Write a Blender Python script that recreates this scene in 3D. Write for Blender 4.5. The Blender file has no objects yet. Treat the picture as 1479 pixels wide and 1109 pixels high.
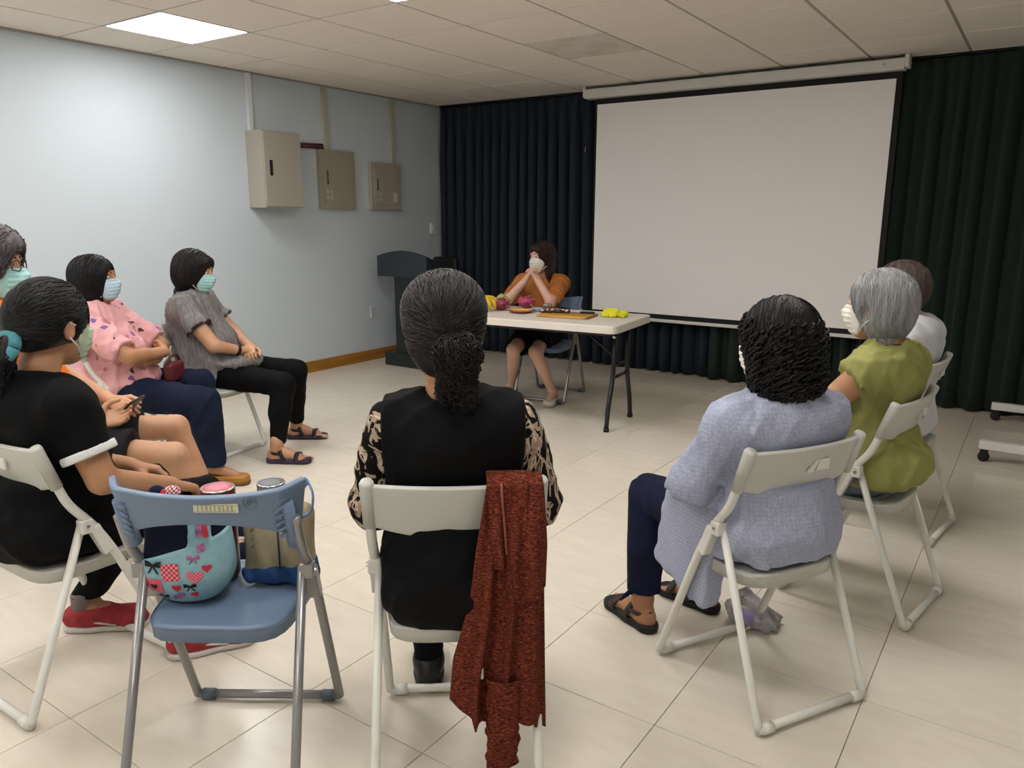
import bpy, bmesh, math, random
import numpy as np
from mathutils import Vector, Matrix

scene = bpy.context.scene
COL = scene.collection
random.seed(7); RNG = np.random.default_rng(11)

# ------------------------------------------------------------------ camera, world, exposure
CAM = (3.591, -3.268, 1.368)
YAW, PITCH, ROLL, FPX = math.radians(34.458), math.radians(-12.275), math.radians(0.177), 1111.3
_f = Vector((-math.sin(YAW)*math.cos(PITCH), math.cos(YAW)*math.cos(PITCH), math.sin(PITCH)))
_ri = Vector((math.cos(YAW), math.sin(YAW), 0)); _up = _ri.cross(_f)
_r = _ri*math.cos(ROLL) + _up*math.sin(ROLL); _u = _up*math.cos(ROLL) - _ri*math.sin(ROLL)
cd = bpy.data.cameras.new('camera'); cd.sensor_width = 36; cd.lens = FPX/1479*36; cd.clip_start = .02
cam = bpy.data.objects.new('camera', cd); COL.objects.link(cam)
M = Matrix.Identity(4)
for i in range(3):
    M[i][0], M[i][1], M[i][2], M[i][3] = _r[i], _u[i], -_f[i], CAM[i]
cam.matrix_world = M
scene.camera = cam
w = bpy.data.worlds.new('world'); scene.world = w; w.use_nodes = True
w.node_tree.nodes['Background'].inputs[0].default_value = (.5, .52, .55, 1)
w.node_tree.nodes['Background'].inputs[1].default_value = .3
vs = scene.view_settings
vs.view_transform = 'Standard'; vs.look = 'None'; vs.gamma = 1; vs.exposure = 0.0; vs.use_curve_mapping = False
LIGHT = 18.5

H = 2.464            # ceiling height
XL, XR, YB, YF = -1.72, 4.9, 3.28, -5.3     # room shell

# ------------------------------------------------------------------ helpers
def lin(h):
    h = h.lstrip('#'); c = [int(h[i:i+2], 16)/255 for i in (0, 2, 4)]
    return tuple((x/12.92 if x <= .04045 else ((x+.055)/1.055)**2.4) for x in c) + (1,)

def new_mat(name):
    m = bpy.data.materials.new(name); m.use_nodes = True
    nt = m.node_tree; b = nt.nodes['Principled BSDF']
    return m, nt, b

def N(nt, t, **kw):
    n = nt.nodes.new(t)
    for k, v in kw.items():
        if k in n.inputs.keys() if hasattr(n.inputs, 'keys') else False: n.inputs[k].default_value = v
        else: setattr(n, k, v)
    return n

def mat(name, col, rough=.6, metal=0, spec=.4, col2=None, nscale=8, nlo=.4, nhi=.6, stretch=(1, 1, 1), bump=0, bscale=60,
        bstretch=None, sheen=0, trans=0, emit=None, estr=0, sss=0, coat=0):
    m, nt, b = new_mat(name); L = nt.links
    b.inputs['Base Color'].default_value = lin(col) if isinstance(col, str) else col
    b.inputs['Roughness'].default_value = rough; b.inputs['Metallic'].default_value = metal
    b.inputs['Specular IOR Level'].default_value = spec
    if coat: b.inputs['Coat Weight'].default_value = coat
    if sheen: b.inputs['Sheen Weight'].default_value = sheen
    if trans: b.inputs['Transmission Weight'].default_value = trans
    if sss:
        b.inputs['Subsurface Weight'].default_value = sss; b.inputs['Subsurface Radius'].default_value = (.02, .008, .004)
    tc = None
    if col2 or bump: tc = N(nt, 'ShaderNodeTexCoord')
    if col2:
        mp = N(nt, 'ShaderNodeMapping'); mp.inputs['Scale'].default_value = stretch; L.new(tc.outputs['Object'], mp.inputs[0])
        no = N(nt, 'ShaderNodeTexNoise'); no.inputs['Scale'].default_value = nscale; no.inputs['Detail'].default_value = 5
        L.new(mp.outputs[0], no.inputs['Vector'])
        cr = N(nt, 'ShaderNodeValToRGB'); cr.color_ramp.elements[0].position = nlo; cr.color_ramp.elements[1].position = nhi
        cr.color_ramp.elements[0].color = lin(col); cr.color_ramp.elements[1].color = lin(col2)
        L.new(no.outputs['Fac'], cr.inputs[0]); L.new(cr.outputs[0], b.inputs['Base Color'])
    if bump:
        mp2 = N(nt, 'ShaderNodeMapping'); mp2.inputs['Scale'].default_value = bstretch or (1, 1, 1); L.new(tc.outputs['Object'], mp2.inputs[0])
        n2 = N(nt, 'ShaderNodeTexNoise'); n2.inputs['Scale'].default_value = bscale; n2.inputs['Detail'].default_value = 4
        L.new(mp2.outputs[0], n2.inputs['Vector'])
        bp = N(nt, 'ShaderNodeBump'); bp.inputs['Strength'].default_value = bump; bp.inputs['Distance'].default_value = .01
        L.new(n2.outputs['Fac'], bp.inputs['Height']); L.new(bp.outputs[0], b.inputs['Normal'])
    if emit:
        b.inputs['Emission Color'].default_value = lin(emit); b.inputs['Emission Strength'].default_value = estr
    return m

def link(o, parent=None):
    COL.objects.link(o)
    if parent is not None: o.parent = parent
    return o

def thing(name, label, cat, loc=(0, 0, 0), rotz=0, group=None):
    o = bpy.data.objects.new(name, None); o.empty_display_size = .05; COL.objects.link(o)
    o.location = loc; o.rotation_euler = (0, 0, rotz); o['label'] = label; o['category'] = cat
    if group: o['group'] = group
    return o

def tag(o, label, cat, group=None):
    o['label'] = label; o['category'] = cat
    if group: o['group'] = group
    return o

def obj(name, bm, m, parent=None, smooth=False, kind=None, label=None):
    me = bpy.data.meshes.new(name); bm.normal_update(); bm.to_mesh(me); bm.free()
    if smooth:
        for p in me.polygons: p.use_smooth = True
    me.materials.append(m)
    o = bpy.data.objects.new(name, me); link(o, parent)
    if kind: o['kind'] = kind
    if label: o['label'] = label
    return o

def npobj(name, V, F, m, parent=None, smooth=True, label=None, kind=None):
    """quads/tris array F (n,k) -> mesh object"""
    me = bpy.data.meshes.new(name)
    V = np.asarray(V, np.float32); F = np.asarray(F, np.int32); k = F.shape[1]
    me.vertices.add(len(V)); me.vertices.foreach_set('co', V.ravel())
    me.loops.add(F.size); me.loops.foreach_set('vertex_index', F.ravel())
    me.polygons.add(len(F)); me.polygons.foreach_set('loop_start', np.arange(0, F.size, k, dtype=np.int32))
    me.polygons.foreach_set('loop_total', np.full(len(F), k, np.int32))
    me.polygons.foreach_set('use_smooth', np.full(len(F), smooth, bool))
    me.update(calc_edges=True); me.validate()
    me.materials.append(m)
    o = bpy.data.objects.new(name, me); link(o, parent)
    if label: o['label'] = label
    if kind: o['kind'] = kind
    return o

def bx(bm, x0, x1, y0, y1, z0, z1, bev=0, seg=2, mtx=None):
    vs_ = [bm.verts.new((x, y, z)) for x in (x0, x1) for y in (y0, y1) for z in (z0, z1)]
    idx = [(0, 1, 3, 2), (4, 6, 7, 5), (0, 4, 5, 1), (2, 3, 7, 6), (0, 2, 6, 4), (1, 5, 7, 3)]
    fs = [bm.faces.new([vs_[i] for i in f]) for f in idx]
    if bev:
        es = list({e for f in fs for e in f.edges})
        r = bmesh.ops.bevel(bm, geom=es, offset=bev, segments=seg, affect='EDGES', profile=.5)
        vs_ = list({v for f in r['faces'] for v in f.verts} | {v for v in vs_ if v.is_valid})
    if mtx is not None:
        bmesh.ops.transform(bm, matrix=mtx, verts=[v for v in vs_ if v.is_valid])
    return bm

def box(*a, **k): return bx(bmesh.new(), *a, **k)

def smooth_path(pts, rad=.03, n=5):
    """polyline with rounded corners"""
    pts = [Vector(p) for p in pts]; out = [pts[0]]
    for i in range(1, len(pts)-1):
        a, b, c = pts[i-1], pts[i], pts[i+1]
        d1 = (a-b); d2 = (c-b); r = min(rad, d1.length*.45, d2.length*.45)
        p1 = b + d1.normalized()*r; p2 = b + d2.normalized()*r
        for k in range(n+1):
            t = k/n; out.append(p1*(1-t)**2 + b*2*t*(1-t) + p2*t*t)
    out.append(pts[-1]); return out

def tube(bm, pts, r, sides=10, cap=True, rad=None, flat=None):
    """tube along points; r may be a list; flat=(sx,sy) section scale"""
    if rad: pts = smooth_path(pts, rad)
    pts = [Vector(p) for p in pts]; n = len(pts)
    rs = r if isinstance(r, (list, tuple)) else [r]*n
    t0 = (pts[1]-pts[0]).normalized()
    ref = Vector((0, 0, 1)) if abs(t0.z) < .9 else Vector((1, 0, 0))
    u = t0.cross(ref).normalized(); rings = []
    for i in range(n):
        t = (pts[min(i+1, n-1)] - pts[max(i-1, 0)])
        t = t.normalized() if t.length > 1e-9 else t0
        u = (u - t*u.dot(t)); u = u.normalized() if u.length > 1e-6 else t.orthogonal().normalized()
        v = t.cross(u); fx, fy = flat or (1, 1)
        rings.append([bm.verts.new(pts[i] + (u*math.cos(a)*fx + v*math.sin(a)*fy)*rs[i]) for a in [2*math.pi*k/sides for k in range(sides)]])
    for i in range(n-1):
        for k in range(sides):
            bm.faces.new((rings[i][k], rings[i][(k+1) % sides], rings[i+1][(k+1) % sides], rings[i+1][k]))
    if cap:
        bm.faces.new(rings[0][::-1]); bm.faces.new(rings[-1])
    return bm

def lathe(bm, prof, sides=20, c=(0, 0, 0)):
    rings = []
    for r, z in prof:
        rings.append([bm.verts.new((c[0]+r*math.cos(2*math.pi*k/sides), c[1]+r*math.sin(2*math.pi*k/sides), c[2]+z)) for k in range(sides)])
    for i in range(len(rings)-1):
        for k in range(sides):
            bm.faces.new((rings[i][k], rings[i][(k+1) % sides], rings[i+1][(k+1) % sides], rings[i+1][k]))
    bm.faces.new(rings[0][::-1]); bm.faces.new(rings[-1])
    return bm

def prism(bm, poly, axis, t0, t1):
    """extrude 2-D polygon; axis 'y': poly is (x,z)"""
    def P(a, b, t): return {'y': (a, t, b), 'x': (t, a, b), 'z': (a, b, t)}[axis]
    A = [bm.verts.new(P(a, b, t0)) for a, b in poly]; B = [bm.verts.new(P(a, b, t1)) for a, b in poly]
    n = len(poly)
    bm.faces.new(A[::-1]); bm.faces.new(B)
    for i in range(n): bm.faces.new((A[i], A[(i+1) % n], B[(i+1) % n], B[i]))
    bmesh.ops.recalc_face_normals(bm, faces=bm.faces)
    return bm

def sheet(P, m, name, parent=None, thick=0, label=None, subs=0):
    """grid of points P[i][j] -> mesh object, optionally solidified"""
    P = np.asarray(P, float); a, b = P.shape[:2]
    I = np.arange(a*b).reshape(a, b)
    F = np.stack([I[:-1, :-1], I[1:, :-1], I[1:, 1:], I[:-1, 1:]], -1).reshape(-1, 4)
    o = npobj(name, P.reshape(-1, 3), F, m, parent, label=label)
    if thick:
        s = o.modifiers.new('solid', 'SOLIDIFY'); s.thickness = thick; s.offset = 0
    return o

# ------------------------------------------------------------------ signed-distance modelling (bodies, clothes, hair, soft things)
def rc(a, b, ra, rb=None):
    a = np.array(a, np.float32); b = np.array(b, np.float32); rb = ra if rb is None else rb
    ab = b-a; L2 = max(float(ab@ab), 1e-9)
    def f(p):
        t = np.clip(((p-a)@ab)/L2, 0, 1)
        q = p - a - t[:, None]*ab
        return np.sqrt((q*q).sum(1)) - (ra + t*(rb-ra))
    R = max(ra, rb)
    f.bb = (np.minimum(a, b)-R, np.maximum(a, b)+R); return f

def ell(c, r, rot=None):
    c = np.array(c, np.float32); r = np.array(r, np.float32)
    Mx = None if rot is None else np.array(rot, np.float32)
    def f(p):
        q = p-c
        if Mx is not None: q = q@Mx
        k0 = np.sqrt(((q/r)**2).sum(1)); k1 = np.sqrt(((q/(r*r))**2).sum(1))
        return np.where(k1 > 1e-6, k0*(k0-1)/np.maximum(k1, 1e-6), -r.min())
    R = r if Mx is None else np.full(3, r.max())
    f.bb = (c-R, c+R); return f

def rbox(c, h, r=.01, rot=None):
    c = np.array(c, np.float32); h = np.array(h, np.float32)-r
    Mx = None if rot is None else np.array(rot, np.float32)
    def f(p):
        q = p-c
        if Mx is not None: q = q@Mx
        q = np.abs(q)-h
        return np.sqrt((np.maximum(q, 0)**2).sum(1)) + np.minimum(q.max(1), 0) - r
    R = (h+r) if Mx is None else np.full(3, np.linalg.norm(h+r))
    f.bb = (c-R, c+R); return f

def half(o, n):
    """negative side is kept when intersected: points with (p-o).n < 0"""
    o = np.array(o, np.float32); n = np.array(n, np.float32); n = n/np.linalg.norm(n)
    def f(p): return (p-o)@n
    f.bb = None; return f

class SDF:
    def __init__(s): s.ops = []
    def u(s, f, k=.0): s.ops.append(('u', f, k)); return s
    def sub(s, f, k=.0): s.ops.append(('s', f, k)); return s
    def cut(s, f, k=.0): s.ops.append(('i', f, k)); return s
    def disp(s, f): s.ops.append(('d', f, 0)); return s
    def __call__(s, p):
        d = np.full(len(p), 9., np.float32)
        for op, f, k in s.ops:
            e = f(p)
            if op == 'd': d = d + e; continue
            if op == 's': e = -e
            if op == 'u':
                if k > 0:
                    h = np.maximum(k-np.abs(d-e), 0)/k; d = np.minimum(d, e) - h*h*k*.25
                else: d = np.minimum(d, e)
            else:
                if k > 0:
                    h = np.maximum(k-np.abs(d-e), 0)/k; d = np.maximum(d, e) + h*h*k*.25
                else: d = np.maximum(d, e)
        return d
    def bounds(s, pad=.03):
        lo = np.min([f.bb[0] for op, f, k in s.ops if op == 'u'], 0)-pad
        hi = np.max([f.bb[1] for op, f, k in s.ops if op == 'u'], 0)+pad
        return lo, hi

def isect(f, g, k=0, bb=None):
    def h(p):
        a, b = f(p), g(p)
        if k > 0:
            t = np.maximum(k-np.abs(a-b), 0)/k; return np.maximum(a, b)+t*t*k*.25
        return np.maximum(a, b)
    h.bb = bb if bb is not None else getattr(f, "bb", None); return h

def offs(f, o):
    g = lambda p: f(p)-o
    g.bb = None if f.bb is None else (f.bb[0]-o, f.bb[1]+o); return g

def xf(f, c, Mx, s=1.0):
    """f defined in a local frame: world = c + Mx @ (s*local)"""
    c = np.array(c, np.float32); Mx = np.array(Mx, np.float32)
    g = lambda p: f(((p-c)@Mx)/s)*s
    if f.bb is None: g.bb = None
    else:
        lo, hi = f.bb; cs = np.array([[x, y, z] for x in (lo[0], hi[0]) for y in (lo[1], hi[1]) for z in (lo[2], hi[2])])
        wv = c + (cs*s)@Mx.T; g.bb = (wv.min(0), wv.max(0))
    return g

def surf(fn, h, lo=None, hi=None):
    """surface nets over a sparse narrow band"""
    if lo is None: lo, hi = fn.bounds()
    lo = np.asarray(lo, np.float32); hi = np.asarray(hi, np.float32)
    B = 4; nb = np.maximum(np.ceil((hi-lo)/(h*B)).astype(int), 1); n = nb*B
    ax = [lo[i] + h*B*(np.arange(nb[i])+.5) - h*.5 for i in range(3)]
    g = np.stack(np.meshgrid(*ax, indexing='ij'), -1).reshape(-1, 3).astype(np.float32)
    dc = fn(g).reshape(nb)
    act = np.abs(dc) < h*7.5
    D = np.repeat(np.repeat(np.repeat(np.where(dc < 0, -1., 1.).astype(np.float32), B, 0), B, 1), B, 2)
    ab = np.argwhere(act)
    if len(ab) == 0: return np.zeros((0, 3)), np.zeros((0, 4), int)
    off = np.stack(np.meshgrid(*[np.arange(B)]*3, indexing='ij'), -1).reshape(-1, 3)
    idx = (ab[:, None, :]*B + off[None]).reshape(-1, 3)
    D[idx[:, 0], idx[:, 1], idx[:, 2]] = fn((lo + idx*h).astype(np.float32))
    S = D < 0
    c = np.zeros(tuple(n-1), np.uint8)
    for i in (0, 1):
        for j in (0, 1):
            for k in (0, 1): c += S[i:n[0]-1+i, j:n[1]-1+j, k:n[2]-1+k]
    cells = np.argwhere((c > 0) & (c < 8))
    vid = np.full(tuple(n-1), -1, np.int32); vid[cells[:, 0], cells[:, 1], cells[:, 2]] = np.arange(len(cells))
    acc = np.zeros((len(cells), 3)); cnt = np.zeros(len(cells))
    cor = [(i, j, k) for i in (0, 1) for j in (0, 1) for k in (0, 1)]
    val = {q: D[cells[:, 0]+q[0], cells[:, 1]+q[1], cells[:, 2]+q[2]] for q in cor}
    for a in cor:
        for d in range(3):
            if a[d] == 0:
                b = list(a); b[d] = 1; b = tuple(b)
                va, vb = val[a], val[b]; m = (va < 0) != (vb < 0)
                t = np.where(m, va/np.where(m, va-vb, 1), 0)
                pt = np.tile(np.array(a, float), (len(cells), 1)); pt[:, d] += t
                acc[m] += pt[m]; cnt[m] += 1
    V = lo + h*(cells + acc/cnt[:, None])
    F = []
    for d in range(3):
        e, f2 = [(1, 2), (2, 0), (0, 1)][d]
        sl0 = [slice(1, n[i]-1) for i in range(3)]; sl0[d] = slice(0, n[d]-1)
        sl1 = list(sl0); sl1[d] = slice(1, n[d])
        s0 = S[tuple(sl0)]; s1 = S[tuple(sl1)]
        for flip in (False, True):
            q = np.argwhere((s0 & ~s1) if not flip else (~s0 & s1))
            if not len(q): continue
            q = q + np.array([0 if i == d else 1 for i in range(3)])
            o = np.zeros((4, 3), int); o[1, e] = -1; o[2, e] = -1; o[2, f2] = -1; o[3, f2] = -1
            ids = np.stack([vid[tuple((q+oo).T)] for oo in o], 1)
            ids = ids[(ids >= 0).all(1)]
            F.append(ids if not flip else ids[:, ::-1])
    return V, (np.concatenate(F) if F else np.zeros((0, 4), int))

def joinvf(parts):
    Vs, Fs, o = [], [], 0
    for V, F in parts:
        if not len(V): continue
        Vs.append(V); Fs.append(F+o); o += len(V)
    return np.concatenate(Vs), np.concatenate(Fs)

def grad(f, p, e=.002):
    g = np.stack([f(p+np.array(v, np.float32)*e)-f(p-np.array(v, np.float32)*e) for v in ((1, 0, 0), (0, 1, 0), (0, 0, 1))], 1)
    return g/np.maximum(np.linalg.norm(g, axis=1, keepdims=True), 1e-6)

def tubes_np(paths, rad, sides=4):
    """paths (n,steps,3), rad (n,steps) -> V,F"""
    n, s, _ = paths.shape
    T = np.gradient(paths, axis=1); T /= np.maximum(np.linalg.norm(T, axis=2, keepdims=True), 1e-9)
    ref = np.array([.31, .52, .79]); U = np.cross(T, ref); U /= np.maximum(np.linalg.norm(U, axis=2, keepdims=True), 1e-9)
    W = np.cross(T, U)
    a = np.arange(sides)*2*np.pi/sides
    V = paths[:, :, None] + rad[:, :, None, None]*(U[:, :, None]*np.cos(a)[None, None, :, None] + W[:, :, None]*np.sin(a)[None, None, :, None])
    I = np.arange(n*s*sides).reshape(n, s, sides); J = np.roll(I, -1, 2)
    F = np.stack([I[:, :-1], J[:, :-1], J[:, 1:], I[:, 1:]], -1).reshape(-1, 4)
    return V.reshape(-1, 3), F
# ------------------------------------------------------------------ materials
MT = {}
MT['wall'] = mat('wall_paint', '#c4ced5', .75, spec=.25, bump=.08, bscale=220)
MT['wallback'] = mat('wall_paint_plain', '#d9dcdb', .8, spec=.2, bump=.08, bscale=200)
MT['ceil'] = mat('ceiling_board', '#ece3da', .9, spec=.1, col2='#e7ded4', nscale=90, bump=.12, bscale=160)
MT['ceil2'] = mat('ceiling_board_darker', '#d8d2ca', .9, spec=.1, col2='#cbc4bc', nscale=5, bump=.12, bscale=160)  # slightly darker, softly mottled board colour for a single tile
MT['tbar'] = mat('t_bar_metal', '#a09a93', .6, spec=.3)
MT['wood'] = mat('baseboard_wood', '#a8752c', .45, col2='#93611e', nscale=14, stretch=(1, .12, 3), bump=.05, bscale=40)
MT['white_metal'] = mat('white_metal', '#d9d8d2', .38, spec=.5)
MT['cab'] = mat('beige_steel', '#a39c91', .5, spec=.4, bump=.03, bscale=400)
MT['cab2'] = mat('beige_steel_warm', '#9a9482', .5, spec=.4, bump=.03, bscale=400)
MT['cond'] = mat('beige_conduit', '#aeaf9c', .5)
MT['condw'] = mat('white_conduit', '#cfd3d4', .5)
MT['pipe'] = mat('maroon_pipe', '#5a3035', .5)
MT['chrome'] = mat('chrome', '#d0d0cc', .2, metal=1)
MT['black'] = mat('black_plastic', '#0b0b0d', .5)
MT['blackm'] = mat('black_metal', '#101013', .4, spec=.5)
MT['slot'] = mat('dark_slot', '#1c1b18', .8)
MT['sticker'] = mat('sticker_paper', '#c9c6a8', .7)
MT['scr'] = mat('screen_fabric', '#f3f0ee', .85, spec=.1, bump=.02, bscale=500)
MT['scrblack'] = mat('screen_border', '#0a0a0e', .7)
MT['cpl'] = mat('chair_white_plastic', '#bdbdb5', .45, spec=.4, bump=.03, bscale=350)
MT['cst'] = mat('chair_white_steel', '#dad8d0', .35, spec=.5)
MT['bpl'] = mat('chair_blue_plastic', '#677a93', .42, spec=.45, bump=.03, bscale=350)
MT['gst'] = mat('chair_grey_steel', '#8f8d8c', .32, metal=.55, spec=.5)
MT['gpad'] = mat('chair_foot_pad', '#55616a', .6)
MT['table'] = mat('table_plastic', '#d8d0c6', .5, spec=.35, bump=.05, bscale=260)
MT['pod'] = mat('podium_laminate', '#23292c', .42, spec=.4, col2='#1d2324', nscale=6, bump=.02, bscale=90)
MT['podtop'] = mat('podium_panel', '#2b3238', .38, spec=.4)

def floor_mat():
    m, nt, b = new_mat('vinyl_tile'); L = nt.links
    tc = N(nt, 'ShaderNodeTexCoord'); oi = N(nt, 'ShaderNodeObjectInfo')
    ge = N(nt, 'ShaderNodeNewGeometry')
    mp = N(nt, 'ShaderNodeMapping'); mp.inputs['Scale'].default_value = (1.0, 3, 1); mp.inputs['Rotation'].default_value = (0, 0, .5)
    va = N(nt, 'ShaderNodeVectorMath', operation='ADD'); va.inputs[1].default_value = (3.17, 5.31, 2.43); L.new(ge.outputs['Position'], va.inputs[0]); L.new(va.outputs[0], mp.inputs[0])
    n1 = N(nt, 'ShaderNodeTexNoise'); n1.inputs['Scale'].default_value = 7; n1.inputs['Detail'].default_value = 3; n1.inputs['Roughness'].default_value = .5
    L.new(mp.outputs[0], n1.inputs['Vector'])
    cr = N(nt, 'ShaderNodeValToRGB'); cr.color_ramp.elements[0].position = 0; cr.color_ramp.elements[1].position = 1
    cr.color_ramp.elements[0].color = lin('#cfc5b4'); cr.color_ramp.elements[1].color = lin('#e0d8c9')
    L.new(n1.outputs['Fac'], cr.inputs[0])
    hv = N(nt, 'ShaderNodeVectorMath', operation='SCALE'); L.new(cr.outputs[0], hv.inputs[0])
    mr = N(nt, 'ShaderNodeMapRange'); mr.inputs['To Min'].default_value = .985; mr.inputs['To Max'].default_value = 1.015
    L.new(oi.outputs['Random'], mr.inputs[0]); L.new(mr.outputs[0], hv.inputs['Scale'])
    L.new(hv.outputs[0], b.inputs['Base Color'])
    n2 = N(nt, 'ShaderNodeTexNoise'); n2.inputs['Scale'].default_value = 3; n2.inputs['Detail'].default_value = 2
    L.new(va.outputs[0], n2.inputs['Vector'])
    r2 = N(nt, 'ShaderNodeMapRange'); r2.inputs['To Min'].default_value = .14; r2.inputs['To Max'].default_value = .27
    L.new(n2.outputs['Fac'], r2.inputs[0]); L.new(r2.outputs[0], b.inputs['Roughness'])
    b.inputs['Specular IOR Level'].default_value = .45
    return m
MT['floor'] = floor_mat()
MT['grout'] = mat('floor_joint', '#a99f8d', .8)

def curtain_mat(name, c1, c2):
    m, nt, b = new_mat(name); L = nt.links
    tc = N(nt, 'ShaderNodeTexCoord'); mp = N(nt, 'ShaderNodeMapping'); mp.inputs['Scale'].default_value = (60, 60, 3)
    L.new(tc.outputs['Object'], mp.inputs[0])
    no = N(nt, 'ShaderNodeTexNoise'); no.inputs['Scale'].default_value = 6; no.inputs['Detail'].default_value = 4; L.new(mp.outputs[0], no.inputs['Vector'])
    cr = N(nt, 'ShaderNodeValToRGB'); cr.color_ramp.elements[0].color = lin(c1); cr.color_ramp.elements[1].color = lin(c2)
    L.new(no.outputs['Fac'], cr.inputs[0]); L.new(cr.outputs[0], b.inputs['Base Color'])
    b.inputs['Roughness'].default_value = .7; b.inputs['Specular IOR Level'].default_value = .25; b.inputs['Sheen Weight'].default_value = .03
    bp = N(nt, 'ShaderNodeBump'); bp.inputs['Strength'].default_value = .15; bp.inputs['Distance'].default_value = .003
    L.new(no.outputs['Fac'], bp.inputs['Height']); L.new(bp.outputs[0], b.inputs['Normal'])
    return m
MT['cur1'] = curtain_mat('curtain_navy', '#151c25', '#252e39')
MT['cur2'] = curtain_mat('curtain_green', '#13201b', '#233029')

# ------------------------------------------------------------------ room shell
def struct(name, bm, m, parent=None):
    o = obj(name, bm, m, parent); o['kind'] = 'structure'; return o

floor = struct('floor', box(XL-.1, XR+.1, YF-.1, YB+.1, -.08, -.004), MT['grout'])
tilemesh = {}
def piece(name, dx, dy, dz, bev, m, parent, loc):
    key = (name, round(dx, 3), round(dy, 3), round(dz, 4), m.name)
    if key not in tilemesh:
        bm = box(0, dx, 0, dy, 0, dz, bev=bev, seg=1)
        me = bpy.data.meshes.new(name); bm.to_mesh(me); bm.free(); me.materials.append(m); tilemesh[key] = me
    o = bpy.data.objects.new(name, tilemesh[key]); link(o, parent); o.location = loc; return o

def cells(lo, hi, o, s):
    k = math.floor((lo-o)/s+1e-6); out = []
    while o+k*s < hi-1e-6:
        a, b = max(lo, o+k*s), min(hi, o+(k+1)*s)
        if b-a > .02: out.append((k, a, b))
        k += 1
    return out
for _, x0, x1 in cells(XL, XR, 1.957, .45):
    for _, y0, y1 in cells(-4.7, YB, -2.40, .45):
        piece('floor_tile', x1-x0-.0022, y1-y0-.0022, .005, .0008, MT['floor'], floor, (x0+.0011, y0+.0011, -.005))
for _, y0, y1 in [(0, YF, -4.7)]:
    piece('floor_tile', XR-XL, y1-y0, .005, .0008, MT['floor'], floor, (XL, y0, -.005))

ceiling = struct('ceiling', box(XL-.1, XR+.1, YF-.1, YB+.1, H+.02, H+.12), MT['ceil'])
LIGHTS = [(a, b) for a in (-2, 1, 4) for b in (-1, -4, -7)]
ca, cb = cells(XL, XR, 0, .6), cells(YF, YB, 0, .6)
for a, x0, x1 in ca:
    for b, y0, y1 in cb:
        if (a, b) in LIGHTS: continue
        piece('ceiling_tile', x1-x0-.016, y1-y0-.016, .015, .003, MT['ceil2'] if (a, b) == (1, 2) else MT['ceil'], ceiling, (x0+.008, y0+.008, H+.0))
for a, x0, x1 in ca:
    if a*.6 > XL: piece('t_bar', .022, YB-YF, .012, .001, MT['tbar'], ceiling, (a*.6-.011, YF, H+.004))
for b, y0, y1 in cb:
    if b*.6 > YF: piece('t_bar', XR-XL, .022, .012, .001, MT['tbar'], ceiling, (XL, b*.6-.011, H+.0045))

wl = struct('wall_left', box(XL-.1, XL, YF-.1, YB+.1, 0, H+.02), MT['wall'])
struct('wall_back', box(XL-.1, XR+.1, YB, YB+.1, 0, H+.02), MT['wallback'])
struct('wall_right', box(XR, XR+.1, YF-.1, YB+.1, 0, H+.02), MT['wallback'])
struct('wall_front', box(XL-.1, XR+.1, YF-.1, YF, 0, H+.02), MT['wallback'])
struct('baseboard_left', box(XL, XL+.016, YF, YB-.05, 0, .1, bev=.004), MT['wood'])
bmw = box(XL, XL+.02, YF, YB-.05, H-.012, H+.004)
struct('trim_1', bmw, MT['tbar'])

# ceiling light panels
MT['lamp'] = mat('light_diffuser', '#ffffff', .5, emit='#fffdfa', estr=LIGHT)
for i, (a, b) in enumerate(LIGHTS):
    near = {(-2, -1): 'square ceiling light panel near the left wall above the seated audience',
            (1, -1): 'square ceiling light panel over the middle of the room in front of the screen'}.get((a, b), 'square ceiling light panel in the rows behind the audience')
    t = thing('ceiling_light', near, 'ceiling light', (a*.6+.3, b*.6+.3, H+.004), 0, 'square ceiling light panels')
    bm = bmesh.new()
    for s in (-1, 1):
        bx(bm, -.29, .29, s*.29-.006, s*.29+.006, -.004, .012); bx(bm, s*.29-.006, s*.29+.006, -.284, .284, -.004, .012)
    obj('frame', bm, MT['white_metal'], t)
    obj('diffuser', box(-.284, .284, -.284, .284, -.001, .01), MT['lamp'], t)

# ------------------------------------------------------------------ curtains
def curtain(name, x0, x1, m, label, seed, wl_=.112, Y=3.13):
    rg = np.random.default_rng(seed)
    n = int((x1-x0)/wl_); nx = n*10+1; nz = 26
    ph = np.concatenate([[0], np.cumsum(rg.uniform(.75, 1.3, n))]); ph = ph/ph[-1]
    u = np.linspace(0, 1, nx); fold = np.interp(u, ph, np.arange(n+1))
    amp = np.interp(u*n, np.arange(n+1), rg.uniform(.7, 1.2, n+1))
    x = x0+(x1-x0)*u
    z = np.concatenate([[2.445, 2.43, 2.40, 2.38, 2.36], np.linspace(2.33, .015, nz-5)])
    P = np.zeros((nx, nz, 3))
    drift = rg.normal(0, 1, n+1)
    for j, zz in enumerate(z):
        t = (2.445-zz)/2.43
        a = .018 + .026*min(1, t*6) + .008*t
        sh = .16*np.interp(u*n, np.arange(n+1), drift)*t
        s = np.sin(2*np.pi*(fold+sh*.35)); s = np.sign(s)*np.abs(s)**.8
        P[:, j, 0] = x + .012*np.cos(4*np.pi*fold)*min(1, t*5)
        P[:, j, 1] = Y - a*amp*s + .012*np.sin(9*u+3*t)
        P[:, j, 2] = zz
    t = thing(name, label, 'curtain', ((x0+x1)/2, Y, 0))
    P[:, :, 0] -= (x0+x1)/2; P[:, :, 1] -= Y
    sheet(P, m, 'drape', t, thick=.004)
    obj('track', box(x0-(x0+x1)/2, x1-(x0+x1)/2, -.03, .03, 2.447, 2.463), MT['black'], t)
    return t
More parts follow.
